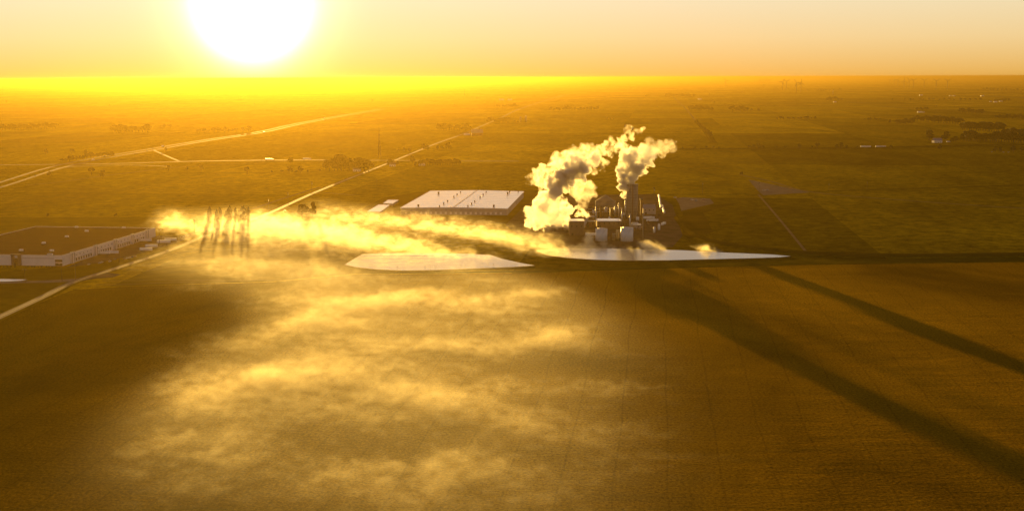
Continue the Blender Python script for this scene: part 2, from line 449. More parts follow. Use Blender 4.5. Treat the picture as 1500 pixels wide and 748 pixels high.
# raised banks: the rail bed past the ponds and the levee curving round the plant
ribbon('rail_bank', smooth([at(*q) for q in [(1120, 366), (1180, 371), (1300, 375), (1500, 373.5), (1600, 372)]]), 11, 0.2, M_dark_grass, 2.6, 4)
ribbon('levee', smooth([at(*q) for q in [(992, 318), (1008, 338), (1040, 352), (1090, 361), (1140, 367)]]), 12, 0.2, M_dark_grass, 2.2, 3)
ribbon('rail_bank', smooth([at(*q) for q in [(960, 219), (1120, 218), (1270, 217), (1400, 214), (1520, 212)]]), 12, 0.2, M_dark_grass, 3.0, 4)
ribbon('tree_lined_ditch', smooth([at(*q) for q in [(1018, 176), (1032, 190), (1046, 210)]]), 22, 0.2, M_dark_grass, 1.5, 10)

pond1 = [(505, 388), (516, 381), (531, 372.5), (560, 371), (640, 371), (690, 372.5), (719, 374), (736, 379.5), (760, 385), (783, 389.3), (752, 391.5), (700, 393.5), (640, 396), (590, 396.8), (550, 395), (520, 391.5)]
pond2 = [(785, 367.5), (800, 374), (830, 378), (870, 380.7), (920, 382), (980, 381.6), (1040, 380), (1100, 378.6), (1140, 377.2), (1158, 375.6), (1130, 373.2), (1060, 370.3), (1000, 367), (900, 364.5), (820, 364)]
sheet('pond_water', px(*pond1), 0.5, M_water)
sheet('pond_water', px(*pond2), 0.5, M_water)
sheet('pond_water', px((-40, 408.5), (0, 408.5), (40, 409.5), (30, 411.4), (10, 412.4), (-40, 412.8)), 0.25, M_water)
ribbon('pond_bank', smooth([at(u, v + 1.3) for u, v in pond2[1:10]]), 5, 0.2, M_dark_grass, 1.1, 2)
ribbon('pond_bank', smooth([at(u, v + 1.3) for u, v in pond1[9:] + pond1[:1]]), 5, 0.2, M_dark_grass, 0.5, 2)

# ------------------------------------------------------------------ trees
def crown_mesh(lobes, n, size, seed):
    r = random.Random(seed); b = bmesh.new()
    wsum = sum(q[3] ** 2 for q in lobes)
    for (cx, cy, cz, rr, sq) in lobes:
        for _ in range(max(6, int(n * rr * rr / wsum))):
            while True:
                d = Vector((r.gauss(0, 1), r.gauss(0, 1), r.gauss(0, 1)))
                if d.length > .1: break
            d.normalize()
            k = rr * (0.55 + 0.5 * r.random() ** 0.6)
            c = Vector((cx + d.x * k, cy + d.y * k, cz + d.z * k * sq))
            a = Vector((r.gauss(0, 1), r.gauss(0, 1), r.gauss(0, 1))).normalized()
            e = a.orthogonal().normalized(); f = a.cross(e)
            s = size * (0.5 + r.random())
            b.faces.new([b.verts.new(c + e * s), b.verts.new(c + f * s * .7 - e * s * .3), b.verts.new(c - e * s * .9), b.verts.new(c - f * s * .8 + e * s * .2)])
    return b
def make_tree(name, kind, seed, n, size):
    """a tree of height 1: tapered trunk with limbs, and a crown of leaf clumps in uneven lobes"""
    r = random.Random(seed)
    t = thing(name, 'tree', 'tree')
    tb, lobes = B(), []
    if kind == 'poplar':
        tb.tube((0, 0, -.01), (0, 0, .9), .018, .005, 6)
        for k in range(9):
            z = .16 + .8 * k / 9; w = .085 * math.sin(math.pi * min(1, .18 + .8 * (k + 1) / 10)) + .015
            lobes.append((r.uniform(-.02, .02), r.uniform(-.02, .02), z, w, 1.3))
    else:
        hs = {'broad': .30, 'round': .22, 'tall': .32}[kind]
        tb.tube((0, 0, -.01), (.01, 0, hs + .2), .03, .016, 7)
        for k in range(6):
            a = k * 1.05 + r.uniform(-.3, .3); z0 = hs * r.uniform(.7, 1.1)
            tip = (.24 * math.cos(a), .24 * math.sin(a), z0 + r.uniform(.2, .38))
            tb.tube((0, 0, z0), tip, .014, .004, 5)
        sp = {'broad': .30, 'round': .24, 'tall': .16}[kind]
        for k in range(11):
            a = r.uniform(0, 6.3); q = sp * math.sqrt(r.random())
            z = hs + .12 + (0.78 - hs) * r.random()
            fall = 1 - max(0, (z - .6) / .5)
            lobes.append((q * math.cos(a) * fall, q * math.sin(a) * fall, z, r.uniform(.10, .17), .8))
        lobes.append((0, 0, .85, .14, .9))
    tb.build('trunk', M_bark, t)
    B2 = B(); B2.bm.free(); B2.bm = crown_mesh(lobes, n, size, seed + 5)
    B2.build('crown', M_leaf_d if kind == 'poplar' else M_leaf, t)
    return Placer(t)
T_broad = [make_tree('broadleaf_tree', k, s, 620, .075) for k, s in (('broad', 3), ('round', 11), ('broad', 29), ('tall', 41), ('round', 57))]
T_poplar = [make_tree('poplar_tree', 'poplar', s, 900, .026) for s in (5, 17)]
def make_shrub(seed):
    t = thing('shrub', 'shrub', 'shrub')
    r = random.Random(seed)
    B().tube((0, 0, -.02), (0, 0, .4), .04, .02, 5).build('stem', M_bark, t)
    b = B(); b.bm.free()
    b.bm = crown_mesh([(r.uniform(-.3, .3), r.uniform(-.3, .3), r.uniform(.35, .6), r.uniform(.25, .38), .9) for _ in range(6)], 160, .09, seed)
    b.build('foliage', M_leaf_d, t)
    return Placer(t)
T_shrub = [make_shrub(1), make_shrub(2)]
TREES = []
def tree(u, v, hpx, label, group=None, pool=None, wide=1.0):
    if wide == 1.0: hpx, wide = hpx * 1.15, 1.4
    TREES.append((hpx, len(TREES), u, v, label, group, pool or T_broad, wide))
def plant_trees(keep):
    """the trees that show largest become things; the faint rest of the plain is one object"""
    rest = bmesh.new()
    order = sorted(TREES, key=lambda q: (q[6] is not T_poplar, q[5] is not None, -q[0]))
    for n_, (hpx, _, u, v, label, group, pool, wide) in enumerate(order):
        p = at(u, v); h = hpx * mpp(p)
        pl = pool[rnd.randrange(len(pool))]
        k = rnd.uniform(.9, 1.1) * wide
        if n_ < keep:
            pl.put(p, rnd.uniform(0, 6.28), label, group, (h * k, h * k, h))
        else:
            M = Matrix.Translation(p) @ Matrix.Rotation(rnd.uniform(0, 6.28), 4, 'Z') @ Matrix.Diagonal((h * k, h * k, h, 1))
            for c in kids(pl.root):
                me = c.data.copy(); me.transform(M); rest.from_mesh(me); bpy.data.meshes.remove(me)
    me = bpy.data.meshes.new('distant_woods'); rest.to_mesh(me); rest.free(); me.materials.append(M_leaf)
    o = bpy.data.objects.new('distant_woods', me); COL.objects.link(o); o['kind'] = 'stuff'
    tag(o, 'faint hedges and bushes scattered over the far hazy plain', 'distant woods')
def row(u0, v0, u1, v1, n, h0, h1, label, group, pool=None, jit=.25, wide=1.0):
    for i in range(n):
        t = (i + .5) / n + rnd.uniform(-jit, jit) / n
        tree(u0 + (u1 - u0) * t, v0 + (v1 - v0) * t + rnd.uniform(-.3, .3), rnd.uniform(h0, h1) * 1.15, label, group, pool, wide * 1.75)

for i, (u, top, hb, lab) in enumerate([(308, 300, 31, 'bushiest poplar of the misty row, standing apart at its end by the lone pole'), (318, 304, 25, None), (323, 301, 30, None), (331, 307, 22, None), (338, 299, 31, None), (345.5, 302, 29, None), (351, 306, 23, None), (334.5, 302, 28, None), (361, 304, 26, None), (354.5, 300, 30, None), (358, 299, 33, None), (364, 301, 31, 'slim poplar at the end of the misty row nearest the road bend')]):
    hb *= .85
    tree(u, top + hb, hb, lab or 'tall slim poplar inside the row rising out of bright ground mist', 'poplars rising from the mist', T_poplar, 1.25)
tree(443, 318.5, 16, 'squat dense tree beside the taller round tree by the two low white sheds', None, [T_broad[1]], 1.0)
tree(458.5, 318.5, 22, 'tall round-topped tree beside the road, next to the squat tree', None, [T_broad[4]], .8)
tree(449, 318, 13, 'small tree wedged between the squat tree and the round-topped tree', None, [T_broad[1]])
# singles with long shadows along the ditch
for u, v, h, lab in [(362, 255, 9, 'small tree on the ditch bank, west of the pair of small trees'), (424, 254, 9, 'small ditch tree, one of a pair below the white cross-road trailer'), (440, 254, 9, 'small tree on the ditch bank, one of a pair, nearer the tree clump'), (151, 261, 10, 'roundest lone tree by the frontage road, with a long shadow'), (134, 256, 9, 'lone tree just behind the roundest tree by the frontage road'), (73, 259, 7, 'small lone tree between the highway and frontage road'), (247, 250, 7, 'small lone tree where the ramp meets the frontage road'), (274, 250, 5, 'tiny tree on the frontage road beyond the ramp'), (295, 250, 7, 'small tree at the far end of the frontage road trees'), (67, 226, 7, 'round lone tree in the field above the highway'), (105, 226, 7, 'slim lone tree above the bushes by the highway, first of two'), (126, 226, 6, 'slim lone tree above the bushes by the highway, second of two'), (70, 317.5, 4.5, 'tiny round tree in the field behind the brown-roofed building, farther from the mist'), (170, 317.5, 4.5, 'tiny round tree in the field behind the brown-roofed building, nearer the mist'), (243, 221.5, 4.5, 'tiny tree at the ramp beside the highway'), (426, 239, 7, 'lone tree standing on the cross road by the white trailer')]:
    tree(u, v, h, lab)
row(100, 236, 166, 229, 13, 5, 8, 'dark bushy tree in the clump beside the highway crossing', 'bushy clump by the highway')
row(88, 238, 104, 236, 3, 4, 6, 'small bush tree before the clump by the highway crossing', 'bushy clump by the highway')
row(-2, 191, 84, 188.5, 20, 5, 8.5, 'tree in the long dark line across the hazy fields', 'long dark tree line in the haze')
row(166, 195, 219, 194, 12, 7, 11, 'tree in the dense hazy wood below the sun', 'dense hazy wood below the sun')
row(236, 188, 251, 187, 4, 4, 7, 'faint tree in the short clump just past the dense hazy wood', 'faint short clump past the wood')
row(288, 196, 366, 192, 11, 4, 7, 'faint tree in the broken line where the highway fades into glare', 'faint trees along the fading highway')
row(475, 250, 541, 251, 12, 9, 17, 'tree in the big grove between the road and the lattice mast', 'grove by the lattice mast')
tree(499, 249, 20, 'tallest tree of the grove by the lattice mast', None, [T_broad[0]])
row(392, 254, 470, 252, 7, 3, 5, 'low bush on the ditch bank leading to the grove', 'low bushes leading to the grove', T_broad, .4)
row(614, 242.5, 675, 241.5, 17, 6, 9, 'clipped tree in the straight windbreak behind the small white house', 'windbreak behind the white house', [T_broad[3]])
for u, v, h in [(571, 243, 9), (576, 243, 7), (582, 243, 6), (604, 239, 9), (609, 244, 6)]:
    tree(u, v, h, 'tree round the farmhouse where the road passes the mast', 'trees round the roadside farmhouse')
for u, v, h in [(592, 223, 6), (600, 223, 6), (620, 220, 8), (626, 220, 6), (641, 220, 6), (648, 220, 5), (657, 219, 9), (583, 222, 4)]:
    tree(u, v, h, 'tree on the rise above the windbreak, along the road', 'trees along the road on the rise')
row(641, 191, 690, 190.5, 13, 4, 9, 'tree in the farm grove where the road climbs toward the horizon', 'grove at the climbing road')
row(715, 180, 746, 180, 8, 4, 7.5, 'tree in the farm grove across the road from the two grain silos', 'grove opposite the two silos')
row(752, 180, 772, 180, 4, 2, 4, 'low tree at the foot of the two distant grain silos', 'low trees at the two silos')
row(727, 158, 759, 157.5, 9, 3.5, 6.5, 'tree in the far dark grove below the pale sheds', 'far grove below the pale sheds')
row(805, 163, 876, 161.5, 16, 3, 6, 'tree in the far row beyond the steam plumes', 'far row beyond the plumes')
row(887, 175, 900, 176, 3, 1.5, 3, 'tiny bush in the open field beyond the plumes', 'tiny bushes beyond the plumes')
row(974, 142, 1018, 143, 11, 3, 5, 'tree in the far grove astride the straight lane', 'far grove astride the straight lane')
row(1008, 162, 1044, 162, 10, 4.5, 7.5, 'tree in the dark grove beside the straight lane', 'dark grove beside the straight lane')
row(1071, 164, 1096, 164, 6, 5, 8, 'tree in the small rounded grove in open fields below the turbines', 'small rounded grove below the turbines')
tree(1101, 164, 4, 'small tree trailing the rounded grove, the nearer of two'); tree(1111, 164, 5, 'slim tree trailing the rounded grove, the farther of two')
for k in range(12):
    t = (k + .5) / 12
    tree(1019 + 24 * t + rnd.uniform(-1, 1), 178 + 25 * t, 3 + 3.5 * t, 'bush in the hedge that runs down the straight lane toward the plumes', 'hedge down the straight lane', T_broad)
row(1135, 175, 1196, 175, 12, 2.5, 4.5, 'bush in the broken hedge across the middle fields', 'broken hedge in the middle fields')
row(1264, 176, 1292, 176, 6, 2, 3.5, 'bush in the second short hedge of the middle fields', 'second short hedge')
row(1312, 182, 1338, 182, 8, 5, 7.5, 'tree in the compact dark grove in the middle fields', 'compact dark grove')
tree(1304, 181, 5, 'lone tree just beside the compact dark grove')
row(1342, 178, 1410, 182, 16, 5, 9, 'tree in the upper tier of the woodland by the lavender house', 'upper tier of the woodland')
row(1408, 190, 1465, 193, 17, 8, 12, 'tree in the dense middle tier of the woodland', 'middle tier of the woodland')
row(1410, 206, 1500, 209, 26, 8, 13, 'tree in the dark lower tier of the woodland by the frame edge', 'lower tier of the woodland')
row(1405, 166, 1440, 167, 9, 4, 7, 'tree in the hazy strip above the woodland', 'hazy strip above the woodland')
row(1458, 174, 1504, 174, 12, 3.5, 6, 'tree in the thin line beside the hazy strip', 'thin line beside the hazy strip')
row(1468, 197, 1504, 200, 8, 7, 11, 'tree in the wood behind the lower tier', 'wood behind the lower tier')
tree(1361, 206, 13, 'big round tree beside the lavender house', None, [T_broad[1]]); tree(1386, 207, 12, 'round tree on the open side of the lavender house', None, [T_broad[4]])
row(1392, 208, 1402, 208, 3, 4, 7, 'small garden tree past the lavender house', 'garden trees past the lavender house')
tree(1377.5, 220, 7, 'dark squat tree alone in the field below the lavender house')
for u, h in [(1458, 6), (1465, 6), (1485, 8), (1497, 7)]:
    tree(u, 223, h, 'tree by the parked cars at the field edge', 'trees by the parked cars')
for u, h in [(985, 3), (1000, 3), (1018, 3), (1035, 4), (1045, 4), (1053, 3.5), (1097, 5), (1104, 6), (1111, 7), (1117, 5), (1137, 4), (1150, 4), (1171, 7), (1190, 4), (1197, 8), (1226, 6), (1232, 8), (1240, 5), (1255, 4), (1305, 5)]:
    tree(u, 218.5, h, 'bush scattered along the far rail bank', 'bushes along the far rail bank')
row(1210, 148, 1234, 148, 6, 3, 5.5, 'tree of the farm at the pale gravel lane', 'trees of the gravel lane farm')
row(1343, 162, 1360, 162, 5, 3, 5, 'tree of the farm with two bright sheds', 'trees of the bright shed farm')
row(1320, 147, 1440, 147.5, 16, 2, 4, 'tiny tree in the sparse line below the far turbines', 'sparse line below the turbines')
row(1455, 149, 1480, 149, 6, 3, 5, 'tree of the far white farmstead', 'trees of the far white farmstead')
row(1430, 133, 1500, 134, 12, 2.5, 4, 'faint tree in the haze near the horizon village', 'faint trees of the horizon village')
row(1195, 134, 1232, 133, 8, 2, 3, 'faint tree in the strip below the small turbines', 'faint strip below the turbines')
row(1088, 256.5, 1084, 256, 2, 3, 4, 'small bush at the lane end', 'bushes at the lane end')
for k in range(46):
    u, v = rnd.uniform(0, 1500), 117 + 40 * rnd.random() ** 1.6
    tree(u, v + 3, rnd.uniform(1.6, 3.2), 'tiny lone tree dotted over the far hazy plain', 'lone trees dotted over the far plain')
plant_trees(285)
for k in range(17):
    u = 1 + 5.1 * k + rnd.uniform(-1, 1)
    if 26 < u < 38: continue
    p = at(u, 391.8)
    T_shrub[k % 2].put(p, rnd.uniform(0, 6), 'small dark shrub planted along the pale facade of the brown-roofed building', 'shrubs along the pale facade', rnd.uniform(1.8, 2.8))
# ------------------------------------------------------------------ buildings and plant
RZ = -GRID
def local(root_loc, p, rz=RZ):
    q = Matrix.Rotation(-rz, 3, 'Z') @ (Vector(p) - Vector(root_loc)); return q

# white-roofed warehouse
fr = at(743, 315.5); fr.z = 0
wh = thing('warehouse', 'huge low warehouse with a bright white roof dotted with dark vents', 'warehouse', fr, R(-5.6))
WW, WD, WH = 158.0, 274.0, 10.3
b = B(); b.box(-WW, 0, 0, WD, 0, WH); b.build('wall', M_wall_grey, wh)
b = B()
RX0, RX1, rm = -WW - .8, .8, -WW / 2
prof = [(RX0, WH + .05), (rm, WH + 1.5), (RX1, WH + .05), (RX1, WH - .75), (RX0, WH - .75)]
a = [b.bm.verts.new((x, -.8, z)) for x, z in prof]; c = [b.bm.verts.new((x, WD + .8, z)) for x, z in prof]
for i in range(5): b.bm.faces.new((a[i], a[(i + 1) % 5], c[(i + 1) % 5], c[i]))
b.bm.faces.new(a); b.bm.faces.new(c[::-1])
roof = b.build('roof', M_white_roof, wh)
B().box(rm - .9, rm + .9, -.8, WD + .8, WH + 1.35, WH + 1.75).build('ridge_cap', M_wall_panel, wh)
V0 = B(); V0.box(-1.0, 1.0, -1.0, 1.0, 0, 2.6, 0, .15); V0.box(-1.3, 1.3, -1.3, 1.3, 2.6, 3.3, 0, .1)
vent0 = V0.build('roof_vent', M_dark, wh)
first = True
for zu, zv in [(710, 118), (563, 212), (718, 216), (748, 196), (776, 177), (822, 146), (846, 129), (871, 112), (925, 215), (951, 197), (975, 178), (1014, 148), (1036, 130), (1058, 112), (1114, 214), (1215, 120), (1230, 108), (1292, 105)]:
    q = local(fr, at(500 + zu / 4.987, 260 + zv / 4.987, 11.2), R(-5.6))
    o = vent0 if first else vent0.copy()
    if not first: COL.objects.link(o)
    first = False
    o.location = (q.x, q.y, WH + .35 + 1.1 * (1 - abs(q.x - rm) / (WW / 2)))
    big = zu in (563, 1114, 710, 1215)
    o.scale = (1.2, 1.2, 1.0) if big else (.75, .75, .75)
D0 = B().box(-1.6, 1.6, -.18, 0, 1.2, 4.6).build('dock_door', M_wall_panel, wh)
for k in range(20):
    o = D0 if k == 0 else D0.copy()
    if k: COL.objects.link(o)
    o.location = (-WW + 8 + k * 7.4, 0, 0)
D1 = B().box(0, .18, -2, 2, 0, 5).build('drive_in_door', M_dark, wh); D1.location = (0, 40, 0)
dd = D1.copy(); COL.objects.link(dd); dd.location = (0, 150, 0)
b = B()
for k in range(15): b.box(-WW - 24 + .1, -WW - .2, 3 + k * 17, 3.3 + k * 17, 3.6, 4.0)
b.bm.free(); b = B(); b.box(-WW + .5, -WW + 26, -7, -.25, 5.2, 5.6); 
for k in range(5): b.box(-WW + 1 + k * 6, -WW + 1.3 + k * 6, -6.8, -6.5, 0, 5.2)
b.build('loading_canopy', M_wall_grey, wh)

def low_shed(uv, h, label):
    c = [at(u, v, h) for u, v in uv]
    o0 = Vector((c[0].x, c[0].y, 0))
    t = thing('low_shed', label, 'shed', o0)
    pts = [(p.x - o0.x, p.y - o0.y) for p in c]
    cx = sum(p[0] for p in pts) / 4; cy = sum(p[1] for p in pts) / 4
    ins = [(x + (cx - x) * .04, y + (cy - y) * .04) for x, y in pts]
    B().prism(ins, 0, h - .3).build('wall', M_wall_grey, t)
    B().prism(pts, h - .3, h).build('roof', M_white_roof, t)
    return t
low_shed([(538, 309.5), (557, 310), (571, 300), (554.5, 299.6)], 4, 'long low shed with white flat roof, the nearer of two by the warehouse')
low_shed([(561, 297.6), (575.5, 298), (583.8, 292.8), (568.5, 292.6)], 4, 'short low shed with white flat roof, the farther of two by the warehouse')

# brown-roofed distribution building
A = at(92, 389.5)
db = thing('distribution_building', 'long flat brown-roofed building with pale panel walls and dock bays', 'building', A, RZ)
BW, BD, BH = 162.0, 250.0, 11.0
B().box(-BW, 0, 0, BD, 0, BH).build('wall', M_wall_panel, db)
b = B(); b.box(-BW + .6, -.6, .6, BD - .6, BH - .3, BH + .06); b.build('roof', M_tan_roof, db)
b = B(); b.box(-BW - .15, .15, -.15, .6, BH - .5, BH + .55); b.box(-.6, .15, .6, BD + .15, BH - .5, BH + .55); b.box(-BW - .15, -BW + .6, .6, BD + .15, BH - .5, BH + .55)
b.box(-BW + .6, -.6, BD - .6, BD + .15, BH - .5, BH + .55)
b.build('parapet', M_wall_panel, db)
# recessed bay towers along the dock side
P0 = B(); P0.box(-.3, 1.6, -3.5, 3.5, 0, BH + 1.4); bay0 = P0.build('bay_tower', M_wall_panel, db)
Q0 = B(); Q0.box(1.61, 1.72, -3.0, -1.9, .2, BH + .4); Q0.box(1.61, 1.72, 1.9, 3.0, .2, BH + .4); Q0.box(-.1, 1.75, -3.2, 3.2, BH + 1.4, BH + 1.7)
dk0 = Q0.build('dark_stripe', M_dark, bay0)
for k, y in enumerate([22, 78, 130, 178, 222]):
    o, d = (bay0, dk0) if k == 0 else (bay0.copy(), dk0.copy())
    if k: COL.objects.link(o); COL.objects.link(d); d.parent = o
    o.location = (0, y, 0)
DD = B().box(0, .25, -1.5, 1.5, 1.2, 4.4).build('dock_door', M_dark, db); DS = B().box(0, .9, -1.9, 1.9, 4.5, 4.8).build('dock_canopy', M_steel, DD)
k = 0
for y in list(range(32, 72, 6)) + list(range(88, 124, 6)) + list(range(140, 172, 6)) + list(range(188, 216, 6)):
    o, d = (DD, DS) if k == 0 else (DD.copy(), DS.copy())
    if k: COL.objects.link(o); COL.objects.link(d); d.parent = o
    o.location = (.02, y, 0); k += 1
WN = B().box(0, .12, -.7, .7, 7.2, 8.4).build('clerestory_window', M_glass, db)
k = 0
for y in range(32, 218, 9):
    if any(abs(y - q) < 5 for q in (22, 78, 130, 178, 222)): continue
    o = WN if k == 0 else WN.copy()
    if k: COL.objects.link(o)
    o.location = (.02, y, 0); k += 1
# corner office entrance with dark glazing, and the entrance bay in the front wall
b = B(); b.box(-9, .4, -.7, 0, 3.4, 3.8); b.box(-9, .4, -.7, 0, 7.2, 7.5); b.build('entrance_canopy', M_white, db)
b = B(); b.box(-8.4, -.2, -.2, -.02, .3, 3.3); b.box(-8.4, -.2, -.2, -.02, 4.2, 7.0); b.build('office_window', M_glass, db)
b = B(); b.box(-58, -54.5, -1.4, 0, 0, BH + .2); b.box(-50.5, -47, -1.4, 0, 0, BH + .2); b.box(-58.4, -46.6, -1.7, 0, BH + .2, BH + 1.7)
b.build('entrance_portal', M_brown_clad, db)
B().box(-54.4, -50.6, -.3, -.02, .2, 8).build('entrance_glazing', M_glass, db)
B().box(-46, -9.6, -.25, -.02, 7.9, 8.5).build('grey_band', M_wall_grey, db)  # grey strip high across the front wall
H0 = B(); H0.box(-2.2, 2.2, -1.2, 1.2, 0, 1.7, 0, .1); H0.tube((-.9, 0, 1.7), (-.9, 0, 2.0), .7, .7, 12); H0.tube((.9, 0, 1.7), (.9, 0, 2.0), .7, .7, 12)
hv = H0.build('rooftop_unit', M_white, db)
for k, (u, v) in enumerate([(31, 366), (64, 355.5), (98, 346), (127, 338), (76, 366.5), (66, 374.3), (70, 373.6), (186, 331.7), (115, 331.5)]):
    o = hv if k == 0 else hv.copy()
    if k: COL.objects.link(o)
    q = local(A, at(u, v, BH + 1)); o.location = (max(-BW + 4, min(-4, q.x)), max(4, min(BD - 5, q.y)), BH + .05)

# lamps on tall poles
def make_pole(kind):
    if kind == 'lamp':
        t = thing('lamp_pole', 'pole', 'lamp pole'); B().tube((0, 0, 0), (0, 0, 14), .22, .12, 8).build('pole', M_dark, t)
        h = B(); h.box(-1.6, 1.6, -.1, .1, 13.9, 14.1); h.build('arm', M_dark, t)
        for s in (-1, 1): B().box(s * 1.6 - .5, s * 1.6 + .5, -.25, .25, 13.75, 13.98).build('lamp_head', M_steel, t)
    else:
        t = thing('utility_pole', 'pole', 'utility pole'); B().tube((0, 0, -.2), (0, 0, 15), .26, .16, 8).build('pole', M_wood, t)
        a = B().box(-1.5, 1.5, -.1, .1, 13.6, 13.85).build('crossarm', M_wood, t)
        for s in (-1.3, -.5, .5, 1.3): B().tube((s, 0, 13.85), (s, 0, 14.2), .07, .05, 6).build('insulator', M_steel, a)
        B().tube((.42, 0, 11.2), (.42, 0, 12.3), .28, .28, 10).build('transformer', M_steel, t)
    return Placer(t)
T_lamp, T_pole = make_pole('lamp'), make_pole('pole')
def pole(pl, u, v, hpx, full, label, group=None, rz=RZ):
    p = at(u, v); return pl.put(p, rz, label, group, hpx * mpp(p) / full)
for u, v, h, lab in [(111, 410, 38, 'tall dark lamp pole at the junction by the corner entrance'), (91, 412, 26, 'short lamp pole between the entrance and the driveway'), (175, 385, 28, 'lamp pole in the truck lot opposite a parked long trailer'), (234, 360, 24, 'lamp pole at the corner of the truck lot beside trailers'), (259, 354, 8, 'stubby lamp pole at the lot edge where the mist starts'), (37, 414, 20, 'lamp pole beside the small pond by the driveway')]:
    pole(T_lamp, u, v, h, 14, lab)
for u, v, h, lab, gr in [(285, 343, 23, 'lone utility pole in the mist before the poplars', None), (393.5, 307, 16, 'utility pole along the road, first beyond the poplars', None), (422, 300, 19, 'utility pole along the road, second beyond the poplars', None), (457, 284, 19, 'utility pole at the road fork, tallest of the roadside line', None), (445, 288, 8, 'short utility pole by the road fork', None),
                         (1112, 285, 19, 'dark utility pole at the gravel triangle where lanes meet', None), (1029, 283, 17, 'thin pole in the field behind the gravel pad', None), (1160, 282.5, 9, 'utility pole on the lane past the gravel triangle, first', None), (1214, 279, 11, 'utility pole in the field past the gravel triangle, second', None), (1270, 277, 11, 'utility pole in the field past the gravel triangle, third', None), (958, 297, 24, 'thin pole standing behind the white railcars of the plant', None), (552, 272, 10, 'faint pole in the field behind the low sheds', None), (240, 345, 8, 'short utility pole by the trailers in the mist', None)]:
    pole(T_pole, u, v, h, 15, lab, gr)

# lattice radio mast
p = at(556, 232); mh = 46 * mpp(p)
ma = thing('lattice_mast', 'tall lattice radio mast standing alone by the road', 'mast', p)
hw0 = 3.4
b = B()
lev = [0, .14, .27, .39, .5, .6, .69, .77]
def mw(t): return hw0 * (1 - t) ** 1.1 + .45
for s, q in ((1, 1), (1, -1), (-1, -1), (-1, 1)):
    for t0, t1 in zip(lev, lev[1:]): b.tube((s * mw(t0), q * mw(t0), t0 * mh), (s * mw(t1), q * mw(t1), t1 * mh), .5, .42, 5)
b.build('mast_legs', M_dark, ma).name = 'leg_frame'
b = B()
for t0, t1 in zip(lev, lev[1:]):
    w0, w1 = mw(t0), mw(t1)
    c0 = [(w0, w0), (w0, -w0), (-w0, -w0), (-w0, w0)]; c1 = [(w1, w1), (w1, -w1), (-w1, -w1), (-w1, w1)]
    for i in range(4):
        j = (i + 1) % 4
        b.tube((*c0[i], t0 * mh), (*c1[j], t1 * mh), .22, .22, 4); b.tube((*c0[j], t0 * mh), (*c1[i], t1 * mh), .22, .22, 4)
        b.tube((*c1[i], t1 * mh), (*c1[j], t1 * mh), .22, .22, 4)
b.build('bracing', M_dark, ma)
B().tube((0, 0, .77 * mh), (0, 0, mh), .6, .3, 8).build('antenna', M_dark, ma)
b = B(); b.box(-1.6, 1.6, -1.6, 1.6, .765 * mh, .78 * mh); b.build('platform', M_dark, ma)
p = at(680.5, 143); t = thing('guyed_mast', 'thin distant mast rising from the hazy plain', 'mast', p); hh = 13 * mpp(p)
B().tube((0, 0, 0), (0, 0, hh), 3.2, 1.6, 6).build('shaft', M_dark, t); B().box(-4, 4, -.6, .6, hh * .8, hh * .82).build('antenna', M_dark, t)

# wind turbines
def make_turbine(seed):
    r = random.Random(seed)
    t = thing('wind_turbine', 'turbine', 'wind turbine')
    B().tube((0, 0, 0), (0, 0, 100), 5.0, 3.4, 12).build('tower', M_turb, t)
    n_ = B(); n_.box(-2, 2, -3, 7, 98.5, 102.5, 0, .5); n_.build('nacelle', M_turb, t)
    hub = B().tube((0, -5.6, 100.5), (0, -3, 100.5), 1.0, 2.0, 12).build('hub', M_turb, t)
    a0 = seed
    for k in range(3):
        a = R(a0 + 120 * k); d = Vector((math.sin(a), 0, math.cos(a))); s = Vector((math.cos(a), 0, -math.sin(a)))
        bb = B(); c0 = Vector((0, -4.4, 100.5))
        secs = [(1.2, 1.6, .9), (9, 4.2, .6), (25, 3.4, .4), (42, 2.6, .3), (56, 1.2, .15)]
        rows_ = []
        for q, w, th in secs:
            c = c0 + d * q
            rows_.append([bb.bm.verts.new(c + s * w * x + Vector((0, th * y, 0))) for x, y in ((-1, 0), (0, -1), (1, 0), (0, 1))])
        for x, y in zip(rows_, rows_[1:]):
            for i in range(4): bb.bm.faces.new((x[i], x[(i + 1) % 4], y[(i + 1) % 4], y[i]))
        bb.bm.faces.new(rows_[0]); bb.bm.faces.new(rows_[-1][::-1])
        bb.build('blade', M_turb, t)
    return Placer(t)
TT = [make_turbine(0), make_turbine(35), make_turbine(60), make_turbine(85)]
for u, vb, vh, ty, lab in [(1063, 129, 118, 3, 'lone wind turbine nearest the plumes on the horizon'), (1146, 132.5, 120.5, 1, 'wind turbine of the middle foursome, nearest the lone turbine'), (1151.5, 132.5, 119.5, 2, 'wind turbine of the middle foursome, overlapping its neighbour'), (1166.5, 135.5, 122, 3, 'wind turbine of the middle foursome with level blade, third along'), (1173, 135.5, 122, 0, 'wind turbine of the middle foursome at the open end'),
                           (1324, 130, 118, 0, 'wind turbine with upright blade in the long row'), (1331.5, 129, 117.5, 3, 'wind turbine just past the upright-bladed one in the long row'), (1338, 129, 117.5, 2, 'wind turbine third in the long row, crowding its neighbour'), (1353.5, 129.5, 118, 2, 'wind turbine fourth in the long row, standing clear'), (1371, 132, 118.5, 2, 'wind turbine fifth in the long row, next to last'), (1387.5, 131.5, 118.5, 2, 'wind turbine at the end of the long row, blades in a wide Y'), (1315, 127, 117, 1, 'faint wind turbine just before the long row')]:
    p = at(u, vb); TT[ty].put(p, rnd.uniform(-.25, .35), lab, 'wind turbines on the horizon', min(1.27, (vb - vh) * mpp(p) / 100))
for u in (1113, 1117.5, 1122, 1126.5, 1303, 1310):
    p = at(u, 125); TT[rnd.randrange(4)].put(p, rnd.uniform(-.2, .3), 'tiny faint wind turbine in a far cluster on the horizon', 'faint far wind turbines', min(1.27, 7.5 * mpp(p) / 100))

